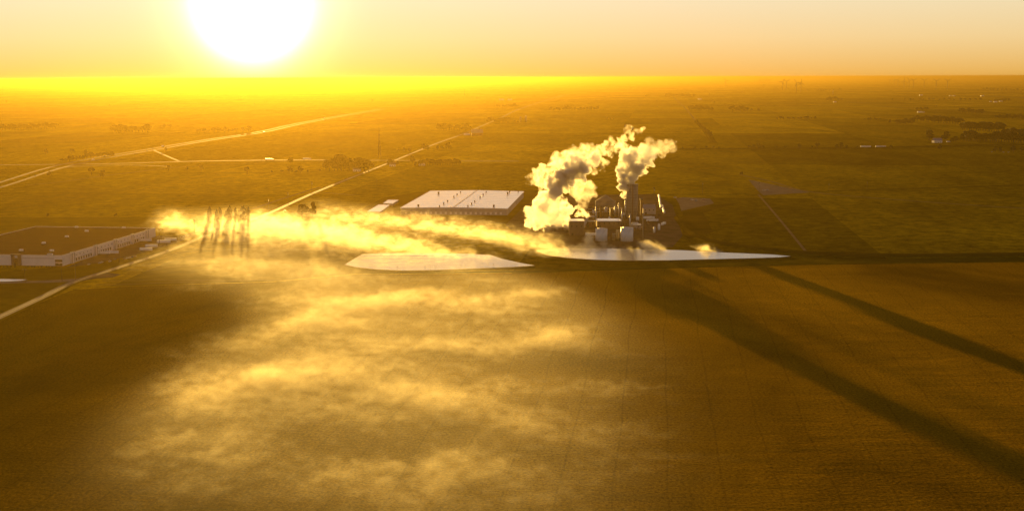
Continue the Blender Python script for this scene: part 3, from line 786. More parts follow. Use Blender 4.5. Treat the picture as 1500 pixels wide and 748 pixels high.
# ---- the process plant
def cyl_tank(name, u, v, wpx, hpx, label, mat, cat='tank', roof='dome', ladder=True):
    p = at(u, v); m = mpp(p); r, h = wpx * m / 2, hpx * m
    p = p + Vector((0, r, 0))
    t = thing(name, label, cat, p)
    B().tube((0, 0, 0), (0, 0, h), r, r, 40).build('shell', mat, t)
    if roof == 'dome': B().tube((0, 0, h), (0, 0, h + r * .16), r * 1.015, r * .1, 40).build('roof', mat, t)
    else: B().tube((0, 0, h), (0, 0, h + r * .65), r * 1.03, .3, 40).build('roof', mat, t)
    b = B()
    for k in range(28):
        a = k * math.tau / 28; b.tube((r * .97 * math.cos(a), r * .97 * math.sin(a), h), (r * .97 * math.cos(a), r * .97 * math.sin(a), h + 1.1), .05, .05, 4)
    b.build('railing', M_steel, t)
    if ladder:
        b = B()
        for k in range(15):
            a = -2.4 + k * .1; b.box(-.6, .6, -.3, .3, 0, .2, M=Matrix.Translation(((r + .5) * math.cos(a), (r + .5) * math.sin(a), h * (k + .5) / 15)) @ Matrix.Rotation(a, 4, 'Z'))
        b.build('stair', M_steel, t)
    b = B()
    for q in (.3, .55, .8): b.tube((0, 0, h * q), (0, 0, h * q + .12), r + .06, r + .06, 40)
    b.build('wind_girder', mat, t)
    return t
cyl_tank('storage_tank', 881.5, 353.5, 17.5, 17.5, 'big pale storage tank nearer the cooling tower, steam at its foot', M_tank)
cyl_tank('storage_tank', 919, 354, 18.5, 19.5, 'big pale storage tank, the wider of the pair in front of the plant', M_tank)
cyl_tank('small_tank', 905, 351, 5, 13, 'slim brown tank standing between the two big pale tanks', M_conc_w, ladder=False)
cyl_tank('small_tank', 899, 352, 4, 9, 'smallest tank squeezed between the two big pale tanks', M_conc_w, ladder=False)
cyl_tank('small_tank', 934, 323, 4.4, 5, 'tiny bright domed tank at the foot of the great silo', M_white, ladder=False)
cyl_tank('small_tank', 888, 310, 5, 6, 'small white tank among the pipes behind the long white roof', M_white, ladder=False)
cyl_tank('small_tank', 869.5, 313, 3.5, 5, 'small white tank among the pipes near the conveyor', M_white, ladder=False)
cyl_tank('grain_bin', 888, 304, 30, 8, 'wide grain bin with conical roof behind the plant pipes', M_conc_w, 'grain bin', 'cone', False)
# great silo
p = at(926.5, 321); m = mpp(p); r, h = 8.4 * m, 50 * m
t = thing('concrete_silo', 'great dark concrete silo beside the smoking stack', 'silo', p + Vector((0, r, 0)))
B().tube((0, 0, 0), (0, 0, h), r, r, 40).build('shaft', M_conc_w, t)
B().tube((0, 0, h), (0, 0, h + 1), r * 1.03, r * 1.03, 40).build('roof', M_conc_w, t)
b = B(); b.box(-3, 3, -3, 3, h + 1, h + 3.4, 0, .1); b.build('headhouse', M_brown_clad, t)
b = B()
for k in range(12): b.tube((0, 0, h * (k + .5) / 12), (0, 0, h * (k + .5) / 12 + .25), r + .05, r + .05, 40)
b.build('hoop', M_dark, t)
b = B(); b.box(-.45, .45, -r - .5, -r - .05, 0, h + 1); b.build('ladder_cage', M_rust, t)
# stack under the right plume
p = at(916.5, 320); m = mpp(p); h = 29.5 * m
STACK = p.copy(); STACK_TOP = h
t = thing('smokestack', 'slim steel smokestack pouring thick steam beside the great silo', 'smokestack', p)
B().tube((0, 0, 0), (0, 0, h), 1.9, 1.5, 20).build('shaft', M_steel, t)
b = B()
for q in (.35, .65, .97): b.tube((0, 0, h * q), (0, 0, h * q + .5), 2.2, 2.2, 20)
b.build('collar', M_dark, t)
B().box(-5, -1.2, -1.2, 1.2, 5, 8).build('flue_duct', M_steel, t)
p = at(922.5, 331); m = mpp(p); h = 17 * m
t = thing('vent_stack', 'short pale vent stack in front of the great silo', 'vent stack', p)
B().tube((0, 0, 0), (0, 0, h), .9, .8, 14).build('shaft', M_tank, t); B().tube((0, 0, h), (0, 0, h + .8), 1.2, 1.2, 14).build('rain_cap', M_steel, t)
p = at(941.5, 350); m = mpp(p); h = 38 * m
t = thing('vent_stack', 'tall thin pale stack standing clear at the end of the tank row', 'vent stack', p)
B().tube((0, 0, 0), (0, 0, h), .85, .6, 14).build('shaft', M_conc_w, t); B().tube((0, 0, h * .98), (0, 0, h), .95, .95, 14).build('rim', M_dark, t)
p = at(939.5, 315); m = mpp(p)
t = thing('elevator_leg', 'dark bucket elevator tower between the silo and the grey hall', 'elevator tower', p)
B().box(-1.6, 1.6, -1.6, 1.6, 0, 22 * m).build('casing', M_rust, t); B().box(-2.3, 2.3, -2.3, 2.3, 22 * m, 24.5 * m, 0, .2).build('head', M_dark, t)
def hall(name, u0, u1, vb, wall_px, depth, label, cat, wm, rm_, roof='flat', rise=3.0, parts=True):
    p0, p1 = at(u0, vb), at(u1, vb); m = mpp(p0); w = (p1.x - p0.x); h = wall_px * m
    t = thing(name, label, cat, (p0 + p1) / 2, 0)
    B().box(-w / 2, w / 2, 0, depth, 0, h).build('wall', wm, t)
    if roof == 'flat':
        B().box(-w / 2 - .5, w / 2 + .5, -.5, depth + .5, h, h + .7).build('roof', rm_, t)
    elif roof == 'gable':
        B().gable(-w / 2 - .5, w / 2 + .5, -.6, depth + .6, h + .02, h + rise, 0, .4).build('roof', rm_, t)
        b = B()
        for s in (-1, 1):
            x = s * (w / 2 - .15)
            vs = [b.bm.verts.new((x, y, z)) for y, z in ((0.1, h), (depth - .1, h), (depth / 2, h + rise - .45))] + [b.bm.verts.new((x - s * .2, y, z)) for y, z in ((0.1, h), (depth - .1, h), (depth / 2, h + rise - .45))]
            b.bm.faces.new(vs[:3]); b.bm.faces.new(vs[3:])
            for i in range(3): b.bm.faces.new((vs[i], vs[(i + 1) % 3], vs[3 + (i + 1) % 3], vs[3 + i]))
        b.build('gable_wall', wm, t)
    if parts:
        k = max(2, int(w / 6))
        d0 = B().box(-1.3, 1.3, -.15, 0, .1, 3.4).build('door', M_dark, t); d0.location = (-w / 2 + 4, 0, 0)
        w0 = B().box(-.9, .9, -.12, 0, h * .62, h * .62 + 1.3).build('window', M_glass, t)
        for i in range(k):
            o = w0 if i == 0 else w0.copy()
            if i: COL.objects.link(o)
            o.location = (-w / 2 + (i + .5) * w / k, 0, 0)
    return t
hall('process_hall', 874.8, 910, 333.5, 9.5, 26, 'long process hall with white roof behind the two pale tanks', 'hall', M_brown_clad, M_white_roof, 'flat')
hall('pump_house', 834, 855.5, 345, 21, 22, 'tall brown block with white roof beside the cooling tower', 'building', M_brown_clad, M_white_roof, 'flat')
hall('grey_hall', 942, 960.5, 314, 9, 30, 'low grey hall past the dark elevator tower', 'hall', M_wall_grey, M_wall_grey, 'gable', 4.5)
hall('control_building', 925, 939, 336, 6, 14, 'small flat control building below the great silo', 'building', M_conc_w, M_steel, 'flat')
hall('switch_house', 857, 872, 333, 8, 12, 'dark low switch house by the slanted conveyor', 'building', M_rust, M_dark, 'flat')
hall('dryer_building', 848, 870, 309, 9, 18, 'dark dryer building under the orange puff of steam', 'building', M_rust, M_rust, 'gable', 3)
hall('mill_building', 894, 912, 317, 11, 16, 'brown mill building just beside the stack', 'building', M_brown_clad, M_rust, 'flat')
# cooling tower cells (left steam source)
p0, p1 = at(797, 341), at(834, 341); w = p1.x - p0.x; h = 8.2 * mpp(p0)
ct = thing('cooling_tower', 'long low cooling tower hidden under the biggest steam cloud', 'cooling tower', (p0 + p1) / 2)
B().box(-w / 2, w / 2, 0, 14, 0, h).build('casing', M_conc_w, ct)
b = B(); 
for q in range(5): b.box(-w / 2 - .2, w / 2 + .2, -.25, -.02, 1 + q * .9, 1.5 + q * .9)
b.build('louvre', M_dark, ct)
f0 = B().tube((0, 0, 0), (0, 0, 2.4), 3.2, 3.0, 24).build('fan_stack', M_wall_grey, ct)
for k in range(4):
    o = f0 if k == 0 else f0.copy()
    if k: COL.objects.link(o)
    o.location = (-w / 2 + (k + .5) * w / 4, 7, h)
COOL = (p0 + p1) / 2; COOL_H = h
# slanted conveyor
p = at(853, 337); m = mpp(p)
cv = thing('conveyor', 'slanted enclosed conveyor climbing beside the brown block', 'conveyor', p)
e = Vector((9.5 * m, 22, 15 * m))
d = e.normalized(); q = d.to_track_quat('Y', 'Z').to_matrix().to_4x4()
B().box(-1.3, 1.3, 0, e.length, 0, 2.4, M=q).build('gallery', M_steel, cv)
for k in (.35, .65, .95):
    c = e * k; b = B(); b.tube((c.x - 1.2, c.y, 0), (c.x, c.y, c.z), .2, .2, 6); b.tube((c.x + 1.2, c.y, 0), (c.x, c.y, c.z), .2, .2, 6); b.build('trestle', M_dark, cv)
# columns and vessels
def column(u, v, hpx, r, label, mat=M_steel):
    p = at(u, v); m = mpp(p); h = hpx * m
    t = thing('distillation_column', label, 'column', p)
    B().tube((0, 0, 0), (0, 0, h), r, r, 16).build('shell', mat, t)
    B().tube((0, 0, h), (0, 0, h + r), r, r * .3, 16).build('head', mat, t)
    b = B()
    for q in (.3, .6, .9): b.box(-r - 1, r + 1, -r - 1, r + 1, h * q, h * q + .2)
    b.build('platform', M_dark, t)
    B().tube((r + .4, -r * .5, 0), (r + .4, -r * .5, h * .95), .2, .2, 6).build('riser_pipe', M_rust, t)
for a in [(873, 327, 24, 1.1, 'slender column at the near end of the pipe maze'), (901, 318, 16, 1.5, 'stout column by the brown mill building'), (906.5, 320, 22, 1.2, 'tall column beside the smokestack'), (880, 318, 15, 1.3, 'rusty column in the middle of the pipe maze', M_rust), (860, 322, 17, 1.2, 'column by the conveyor head', M_rust), (911, 330, 24, 1.0, 'thin column in front of the smokestack')]: column(*a)
def rack(u0, u1, v, z, n_, label):
    p0, p1 = at(u0, v), at(u1, v); w = p1.x - p0.x
    t = thing('pipe_rack', label, 'pipe rack', (p0 + p1) / 2)
    k = int(w / 6) + 1
    f = B()
    for i in range(k + 1):
        x = -w / 2 + i * w / k
        f.box(x - .2, x + .2, -2.4, -2.0, 0, z + 2.2); f.box(x - .2, x + .2, 2.0, 2.4, 0, z + 2.2); f.box(x - .15, x + .15, -1.98, 1.98, z - .3, z - .02); f.box(x - .15, x + .15, -1.98, 1.98, z + 1.9, z + 2.15)
    f.build('frame', M_rust, t)
    for i in range(n_):
        y = -1.6 + 3.2 * i / max(1, n_ - 1)
        B().tube((-w / 2 - 1, y, z + .25), (w / 2 + 1, y, z + .25), .24, .24, 8).build('pipe', (M_steel, M_rust, M_white)[i % 3], t)
for a in [(856, 912, 316, 5.5, 6, 'long pipe rack behind the process hall'), (858, 900, 310.5, 4.5, 5, 'second pipe rack deeper in the plant'), (912, 940, 338, 4.5, 4, 'pipe rack leading to the tall thin stack')]: rack(*a)
def vessel(u, v, ln, r, label, mat):
    p = at(u, v); t = thing('pressure_vessel', label, 'vessel', p, rnd.choice((0, 1.57)))
    b = B(); b.tube((-ln / 2, 0, r + 1.2), (ln / 2, 0, r + 1.2), r, r, 16); b.tube((-ln / 2 - r * .5, 0, r + 1.2), (-ln / 2, 0, r + 1.2), r * .5, r, 16); b.tube((ln / 2, 0, r + 1.2), (ln / 2 + r * .5, 0, r + 1.2), r, r * .5, 16)
    b.build('shell', mat, t)
    for s in (-.3, .3): B().box(s * ln - .3, s * ln + .3, -r * .8, r * .8, 0, 1.6).build('saddle', M_conc_w, t)
for a in [(866, 320, 9, 1.6, 'horizontal vessel by the conveyor foot', M_steel), (893, 322, 8, 1.4, 'white horizontal vessel behind the process hall', M_white), (884, 322.3, 7, 1.2, 'rusty horizontal vessel behind the process hall', M_rust), (930, 330, 8, 1.5, 'pale vessel below the tiny domed tank', M_tank), (950, 328, 9, 1.6, 'rusty vessel in the open yard past the silo', M_rust), (917, 340, 6, 1.1, 'small vessel behind the wider pale tank', M_steel), (852, 315, 8, 1.5, 'rusty vessel by the dryer building', M_rust)]: vessel(*a)

# rail tank cars, trailers, trucks, cars
def make_tankcar():
    t = thing('tank_railcar', 'car', 'railcar')
    b = B(); b.tube((-7, 0, 2.6), (7, 0, 2.6), 1.5, 1.5, 20); b.tube((-7.7, 0, 2.6), (-7, 0, 2.6), .7, 1.5, 20); b.tube((7, 0, 2.6), (7.7, 0, 2.6), 1.5, .7, 20); b.tube((0, 0, 4.0), (0, 0, 4.6), .6, .6, 12)
    b.build('tank', M_white, t)
    B().box(-8.4, 8.4, -.5, .5, .85, 1.2).build('underframe', M_dark, t)
    for s in (-5.6, 5.6):
        b = B()
        for x in (-.9, .9):
            for y in (-.75, .75): b.tube((s + x, y - .07, .45), (s + x, y + .07, .45), .45, .45, 14)
        b.box(s - 1.5, s + 1.5, -.6, .6, .4, .84); b.build('bogie', M_rust, t)
    return Placer(t)
T_tc = make_tankcar()
def along(p, az, d): return p + Vector((math.sin(az), math.cos(az), 0)) * d
for (u0, v0, u1, v1, n_, lab, gr) in [(968, 307, 965, 287.5, 9, 'white tank car in the longest string along the plant edge', 'longest string of tank cars'), (973, 314, 970, 303, 5, 'white tank car in the short string beside the longest one', 'short string of tank cars')]:
    a, c = at(u0, v0), at(u1, v1); az = math.atan2(c.x - a.x, c.y - a.y); n_ = max(2, int((c - a).length / 17.5))
    for k in range(n_): T_tc.put(along(a, az, 8 + k * 17.4) + Vector((0, 0, .2)), math.pi / 2 - az, lab, gr)
    ribbon('rail_track', [a, c], 3.2, 0.3, M_gravel)
cyl_tank('white_silo', 958.5, 341, 3.2, 8, 'small white upright silo in the plant yard, nearer the tank row', M_white, 'silo', 'cone', False)
cyl_tank('white_silo', 965.5, 337, 3.4, 8.5, 'small white upright silo in the plant yard, farther from the tank row', M_white, 'silo', 'cone', False)

def wheels(t, xs, y, r, w=.3):
    for x in xs:
        for s in (-1, 1):
            o = B().tube((x, s * y - w / 2, r), (x, s * y + w / 2, r), r, r, 14).build('wheel', M_rubber, t)
            B().tube((x, s * y - w / 2 - .02, r), (x, s * y + w / 2 + .02, r), r * .5, r * .5, 10).build('rim', M_steel, o)
def make_trailer():
    t = thing('semi_trailer', 'trailer', 'trailer')
    B().box(-7.2, 7.2, -1.3, 1.3, 1.15, 4.0, 0, .06).build('box', M_white, t)
    B().box(-7.1, 7.1, -.5, .5, .9, 1.13).build('chassis', M_dark, t)
    wheels(t, (-5.9, -4.6), 1.05, .5)
    for s in (-.8, .8): B().box(4.6, 4.8, s - .08, s + .08, 0, .9).build('landing_leg', M_dark, t)
    return Placer(t)
def make_truck():
    t = thing('semi_truck', 'truck', 'truck')
    B().box(-9, 4.4, -1.3, 1.3, 1.2, 4.0, 0, .06).build('box', M_white, t)
    c = B(); c.box(5.0, 8.2, -1.2, 1.2, .8, 3.5, 0, .2); c.build('cab', M_white, t)
    B().box(8.15, 8.26, -1.0, 1.0, 2.2, 3.1).build('windscreen', M_glass, t)
    B().box(-8.9, 8.0, -.5, .5, .8, 1.15).build('chassis', M_dark, t)
    wheels(t, (-7.6, -6.4, 4.4, 7.3), 1.05, .5)
    return Placer(t)
def make_car(col, nm):
    t = thing('parked_car', 'car', 'car')
    m = paint(nm, col, .25, .2, .08, spec=.6)
    b = B(); b.box(-2.2, 2.2, -.88, .88, .35, .85, 0, .14); b.build('body', m, t)
    bm = B(); lo_ = [(-1.7, .8), (-1.15, 1.42), (.45, 1.42), (1.1, .8)]
    a = [bm.bm.verts.new((x, -.78 if z < 1 else -.62, z)) for x, z in lo_]; c = [bm.bm.verts.new((x, .78 if z < 1 else .62, z)) for x, z in lo_]
    bm.bm.faces.new(a); bm.bm.faces.new(c[::-1])
    for i in range(4): bm.bm.faces.new((a[i], a[(i + 1) % 4], c[(i + 1) % 4], c[i]))
    bm.build('cabin', M_glass, t); B().box(-1.1, .4, -.58, .58, 1.41, 1.47).build('roof', m, t)
    wheels(t, (-1.35, 1.35), .8, .32, .2)
    return Placer(t)
T_tr, T_trk = make_trailer(), make_truck()
T_car = [make_car((.6, .6, .6), 'silver_car_paint'), make_car((.7, .68, .64), 'white_car_paint'), make_car((.05, .05, .07), 'dark_car_paint'), make_car((.30, .04, .03), 'red_car_paint')]
for u, v, s, rz, lab in [(152, 373, 1.0, .02, 'pale trailer at the docks, nearer half of the long pair'), (165, 372.5, 1.0, .02, 'pale trailer at the docks, farther half of the long pair'), (213, 354.5, 1.05, -.05, 'long trailer backed against the dock wall near the misty end'), (222, 363, 1.0, .0, 'trailer parked in the lot, behind another in the pair near the road'), (214, 368, 1.0, .0, 'trailer parked in the lot, nearest the road of the pair'), (240, 357, 1.1, .12, 'sunlit pale trailer where the lot meets the mist, first'), (250, 353.8, 1.0, .12, 'sunlit pale trailer where the lot meets the mist, second')]:
    T_tr.put(at(u, v) + Vector((0, 0, .2)), rz, lab, None, s)
for k, (u, v) in enumerate([(146, 386), (149, 385), (168, 381), (182, 380), (186, 379), (190, 378.2), (194, 377.2), (198, 376.3), (130, 388), (161, 383.5), (262, 349), (266, 348), (270, 347), (276, 345.6)]):
    T_car[k % 4].put(at(u, v) + Vector((0, 0, .19)), 1.4, ('silver', 'white', 'dark', 'red')[k % 4] + ' car parked in the lot beside the brown-roofed building', 'cars in the brown-roofed building lot')
az = math.atan2(at(397, 311).x - at(352, 327).x, at(397, 311).y - at(352, 327).y)
T_car[1].put(at(352.5, 338.5) + Vector((0, 0, .3)), math.pi / 2 - az, 'white car glinting on the misty ground below the poplars')
T_car[2].put(at(245.5, 368.2) + Vector((0, 0, .26)), math.pi / 2 - .4, 'dark car driving on the road just before the mist')
T_trk.put(at(311, 341.3) + Vector((0, 0, .26)), math.pi / 2 - .3, 'pale truck on the road passing the poplars in the mist')
T_car[1].put(at(417, 309) + Vector((0, 0, .2)), .3, 'tiny white car beside the road by the round-topped tree')
for u, v, rz, lab in [(450, 234.3, 0, 'long white trailer truck on the cross road by the mast'), (395, 235.2, 0, 'glinting truck on the cross road, west of the white trailer truck')]:
    T_trk.put(at(u, v) + Vector((0, 0, .3)), rz, lab, None, 1.15)
for k in range(14):
    i = int(len(hw) * (.12 + .06 * k)); i = min(i, len(hw) - 2)
    d = hw[i + 1] - hw[i]; s = 16 if k % 2 else -16
    p = hw[i] + Vector((d.y, -d.x, 0)).normalized() * s
    if k % 3: T_car[k % 2].put(p + Vector((0, 0, .27)), math.atan2(d.y, d.x), ('silver' if k % 2 == 0 else 'white') + ' car driving on the divided highway', 'cars on the highway')
    else: T_trk.put(p + Vector((0, 0, .27)), math.atan2(d.y, d.x), 'white truck driving on the divided highway', 'trucks on the highway')
for u, lab in [(1265, 'white trailer at the rail bank, nearer the plumes'), (1271, 'white trailer coupled beyond the nearer one at the rail bank'), (1287, 'white trailer at the rail bank, in the farther pair'), (1293, 'white trailer at the rail bank, last of the farther pair')]:
    T_tr.put(at(u, 216.3) + Vector((0, 0, .0)), 0, lab, None, 1.25)
for u, v, k, lab in [(1453, 223, 0, 'silver car parked by the field-edge trees, first'), (1470, 223.5, 1, 'white car parked by the field-edge trees, second'), (1477, 223.5, 1, 'white car parked by the field-edge trees, third'), (1119, 279.5, 1, 'white car on the gravel triangle, first of two'), (1124, 279, 0, 'silver car on the gravel triangle, second of two'), (989, 290, 1, 'white car by the gravel pad edge'), (1014, 293.5, 1, 'white car in the middle of the gravel pad'), (1020, 294.5, 0, 'silver car in the middle of the gravel pad'), (1031, 293, 3, 'red car at the far side of the gravel pad')]:
    T_car[k].put(at(u, v) + Vector((0, 0, .25)), .4, lab, None, 1.3)
b0 = T_car[0]

for u, v, rz, lab in [(951, 321, .3, 'pale truck in the plant yard past the grey hall'), (956, 325, .3, 'pale truck in the plant yard between the grey hall and the white silos'), (868, 346, .1, 'pale truck on the yard beside the brown block'), (972, 330, 1.2, 'pale truck at the outer edge of the plant yard')]:
    T_trk.put(at(u, v) + Vector((0, 0, .2)), rz, lab)
# marker posts standing in the nearer pond
def make_post():
    t = thing('marker_post', 'post', 'post'); B().tube((0, 0, 0), (0, 0, 2.4), .16, .14, 8).build('post', M_wood, t); B().box(-.35, .35, -.06, .06, 1.8, 2.3).build('board', M_dark, t)
    return Placer(t)
T_post = make_post()
for u, v in [(541, 389.7), (545, 390.7), (549, 391.2), (582, 393.6), (587, 394), (592, 394), (623, 392.2), (630, 391.6), (638, 391.6), (668, 391.6), (675, 392), (681, 391.7), (706, 390.2), (715, 389.4), (723, 390), (737, 390.4), (741, 391), (745, 391), (749, 390.6), (755, 390)]:
    T_post.put(at(u, v) + Vector((0, 0, .3)), 0, 'small dark post standing in the pale pond near its bank', 'posts in the pond', rnd.uniform(.7, 1.2))

# farm buildings
def make_house(nm, wm, rm_, lab, w=14, d=9, h=5, rise=4):
    t = thing(nm, lab, 'house')
    B().box(-w / 2, w / 2, -d / 2, d / 2, 0, h).build('wall', wm, t)
    r_ = B().gable(-w / 2 - .5, w / 2 + .5, -d / 2 - .5, d / 2 + .5, h, h + rise, 0, .35).build('roof', rm_, t)
    B().box(w * .2, w * .2 + 1, -.5, .5, h + rise * .5, h + rise + 1.2).build('chimney', M_brown_clad, r_)
    B().box(-.6, .6, -d / 2 - .1, -d / 2 + .02, 0, 2.2).build('door', M_dark, t)
    for x in (-w * .3, w * .3):
        B().box(x - .8, x + .8, -d / 2 - .08, -d / 2 + .02, 1.2, 2.8).build('window', M_glass, t)
    return Placer(t)
P_house = make_house('farmhouse', M_siding, M_shingle, 'h')
P_blue = make_house('farmhouse', M_siding, M_blue_roof, 'h', 22, 14, 6, 6)
P_barn = make_house('barn', M_barn, M_steel, 'h', 20, 12, 6, 6)
P_shed = make_house('metal_shed', M_white, M_white, 'h', 26, 14, 5, 3)
for o in (P_barn.root,): o['category'] = 'barn'
P_shed.root['category'] = 'shed'
for pl, u, v, rz, s, lab in [(P_house, 618, 242.5, .1, 1.0, 'small white house before the straight windbreak'), (P_house, 575, 243.5, .1, 1.0, 'white farmhouse in the roadside trees near the mast'), (P_house, 523, 251, -.1, 1.1, 'pale house half hidden in the big grove'), (P_barn, 699, 199, .1, 1.9, 'large dark barn where the road climbs'), (P_shed, 684, 198, .1, .8, 'low shed beside the large dark barn'),
                              (P_blue, 1372.5, 209, .15, 1.15, 'lavender-roofed white farmhouse between two round trees'), (P_shed, 1389, 208, .1, .4, 'tiny white shed past the lavender-roofed farmhouse'), (P_shed, 735, 147, .0, 1.6, 'pale sheds row, the nearer of two above the far dark grove'), (P_shed, 747, 147, .0, 1.5, 'pale sheds row, the farther of two above the far dark grove'),
                              (P_shed, 1347, 165, .1, .9, 'bright shed of the two at the far farm'), (P_house, 1352.5, 165, .1, .9, 'small house of the two buildings at the far farm'), (P_shed, 1223, 150, .1, .9, 'low shed of the gravel lane farm'), (P_shed, 1458, 150, .1, 1.0, 'bright shed of the far white farmstead'), (P_house, 1451, 149.5, .1, 1.2, 'house of the far white farmstead'), (P_shed, 1466, 149, .1, 1.0, 'second bright shed at the far white farmstead'),
                              (P_shed, 1349, 140, .0, 1.3, 'bright distant shed below the long turbine row'), (P_house, 1392, 141, .0, 1.5, 'distant house below the last turbine, nearer it'), (P_house, 1397.5, 141, .0, 1.5, 'distant house below the last turbine, farther from it'), (P_shed, 1439, 141, .0, 1.2, 'distant bright shed on the gravel strip'), (P_shed, 1025, 146, .0, 1.2, 'distant shed below the far grove on the straight lane'), (P_barn, 1474, 202, .1, 1.1, 'barn roof showing among the woodland tiers'), (P_house, 1000, 139, .1, 1.3, 'pale farmhouse in the far grove astride the lane')]:
    pl.put(at(u, v), rz, lab, None, s)
P_silo = thing('farm_silo', 's', 'silo')
B().tube((0, 0, 0), (0, 0, 22), 3.6, 3.6, 20).build('shaft', M_conc_w, P_silo); B().tube((0, 0, 22), (0, 0, 24), 3.7, .8, 20).build('roof', M_steel, P_silo)
P_silo = Placer(P_silo)
P_silo.put(at(762.5, 179.5), 0, 'slimmer of two distant grain silos above the road', None, 1.1); P_silo.put(at(770.5, 179.5), 0, 'bulkier of two distant grain silos above the road', None, (1.4, 1.4, 1.25))
P_silo.put(at(1220, 138), 0, 'distant lone silo on the hazy plain', None, 1.6)
# ------------------------------------------------------------------ steam, mist and haze
def vol_mat(name, density, aniso, col, scale, lo, hi, step, detail=4, stretch=(1, 1, 1), rot=0.0, rough=0.6, grad=None, dist=0.0, floor=0.0, zfade=None, big=None):
    m = bpy.data.materials.new(name); m.use_nodes = True
    t = m.node_tree; t.nodes.clear()
    out = t.nodes.new('ShaderNodeOutputMaterial'); v = t.nodes.new('ShaderNodeVolumePrincipled')
    v.inputs['Color'].default_value = (*col, 1); v.inputs['Anisotropy'].default_value = aniso
    t.links.new(v.outputs[0], out.inputs['Volume'])
    if scale is None:
        v.inputs['Density'].default_value = density; return m
    g_ = t.nodes.new('ShaderNodeNewGeometry'); mp = t.nodes.new('ShaderNodeMapping'); mp.inputs['Scale'].default_value = stretch; mp.inputs['Rotation'].default_value = (0, 0, rot)
    t.links.new(g_.outputs['Position'], mp.inputs['Vector'])
    nz = t.nodes.new('ShaderNodeTexNoise'); nz.inputs['Scale'].default_value = scale; nz.inputs['Detail'].default_value = detail; nz.inputs['Roughness'].default_value = rough; nz.inputs['Distortion'].default_value = dist
    t.links.new(mp.outputs[0], nz.inputs['Vector'])
    mr = t.nodes.new('ShaderNodeMapRange'); mr.interpolation_type = 'SMOOTHSTEP'
    mr.inputs[1].default_value, mr.inputs[2].default_value, mr.inputs[3].default_value, mr.inputs[4].default_value = lo, hi, floor, density
    t.links.new(nz.outputs['Fac'], mr.inputs[0])
    res = mr.outputs[0]
    if grad:                               # thins with distance from its source: (origin, full until, gone at, thin value)
        o_, r0, r1, k = grad
        dn = t.nodes.new('ShaderNodeVectorMath'); dn.operation = 'DISTANCE'; dn.inputs[1].default_value = o_
        t.links.new(g_.outputs['Position'], dn.inputs[0])
        mg = t.nodes.new('ShaderNodeMapRange'); mg.inputs[1].default_value, mg.inputs[2].default_value, mg.inputs[3].default_value, mg.inputs[4].default_value = r0, r1, 1, k
        t.links.new(dn.outputs['Value'], mg.inputs[0])
        mu = t.nodes.new('ShaderNodeMath'); mu.operation = 'MULTIPLY'; t.links.new(res, mu.inputs[0]); t.links.new(mg.outputs[0], mu.inputs[1]); res = mu.outputs[0]
        add = None
    if big:                                # broad patches where it gathers or clears
        n2 = t.nodes.new('ShaderNodeTexNoise'); n2.inputs['Scale'].default_value = big[0]; n2.inputs['Detail'].default_value = 2
        t.links.new(mp.outputs[0], n2.inputs['Vector'])
        m2 = t.nodes.new('ShaderNodeMapRange'); m2.inputs[1].default_value, m2.inputs[2].default_value, m2.inputs[3].default_value, m2.inputs[4].default_value = big[1], big[2], big[3], 1
        t.links.new(n2.outputs['Fac'], m2.inputs[0])
        mu = t.nodes.new('ShaderNodeMath'); mu.operation = 'MULTIPLY'; t.links.new(res, mu.inputs[0]); t.links.new(m2.outputs[0], mu.inputs[1]); res = mu.outputs[0]
    if zfade:                              # thins upward
        sx = t.nodes.new('ShaderNodeSeparateXYZ'); t.links.new(g_.outputs['Position'], sx.inputs[0])
        mz = t.nodes.new('ShaderNodeMapRange'); mz.inputs[1].default_value, mz.inputs[2].default_value, mz.inputs[3].default_value, mz.inputs[4].default_value = zfade[0], zfade[1], 1, 0
        t.links.new(sx.outputs['Z'], mz.inputs[0])
        mu = t.nodes.new('ShaderNodeMath'); mu.operation = 'MULTIPLY'; t.links.new(res, mu.inputs[0]); t.links.new(mz.outputs[0], mu.inputs[1]); res = mu.outputs[0]
    t.links.new(res, v.inputs['Density'])
    m.cycles.volume_step_rate = step       # set to metres below, once the hull's size is known
    return m
def set_step(o, metres):
    d = o.dimensions; base = (d.x + d.y + d.z) / 30.0
    o.active_material.cycles.volume_step_rate = metres / max(base, .01)
def billow(p, s, octv=6):
    a, f, t = 1.0, 1.0 / s, 0.0
    for _ in range(octv):
        t += a * abs(noise.noise(p * f)); a *= .52; f *= 2.1
    return t
def plume(name, label, circles, Y, voxel, amp, s, mat, step):
    amp *= 1.15
    """steam hull: balls at pixel circles on the plane at distance Y, fused and billowed"""
    bm = bmesh.new()
    for (u, v, r, dy) in circles:
        c = at_y(u, v, Y + dy); rr = r * mpp(c) * 1.10
        bmesh.ops.create_icosphere(bm, subdivisions=3, radius=rr, matrix=Matrix.Translation(c) @ Matrix.Diagonal((1, 1, 1, 1)))
    me = bpy.data.meshes.new(name); bm.to_mesh(me); bm.free()
    tmp = bpy.data.objects.new('tmp', me); COL.objects.link(tmp)
    md = tmp.modifiers.new('r', 'REMESH'); md.mode = 'VOXEL'; md.voxel_size = voxel
    bpy.context.view_layer.update()
    dg = bpy.context.evaluated_depsgraph_get()
    me2 = bpy.data.meshes.new_from_object(tmp.evaluated_get(dg))
    bpy.data.objects.remove(tmp)
    me2.name = name
    ns = [v.normal.copy() for v in me2.vertices]
    for v, nn in zip(me2.vertices, ns):
        v.co += nn * (billow(v.co, s) - .42) * amp
        if v.co.z < .5: v.co.z = .5
    me2.materials.clear(); me2.materials.append(mat)
    o = bpy.data.objects.new(name, me2); COL.objects.link(o); tag(o, label, 'steam plume')
    bpy.context.view_layer.update(); set_step(o, step)
    return o
STEAM = (0.99, 0.988, 0.985)
SY = STACK.y
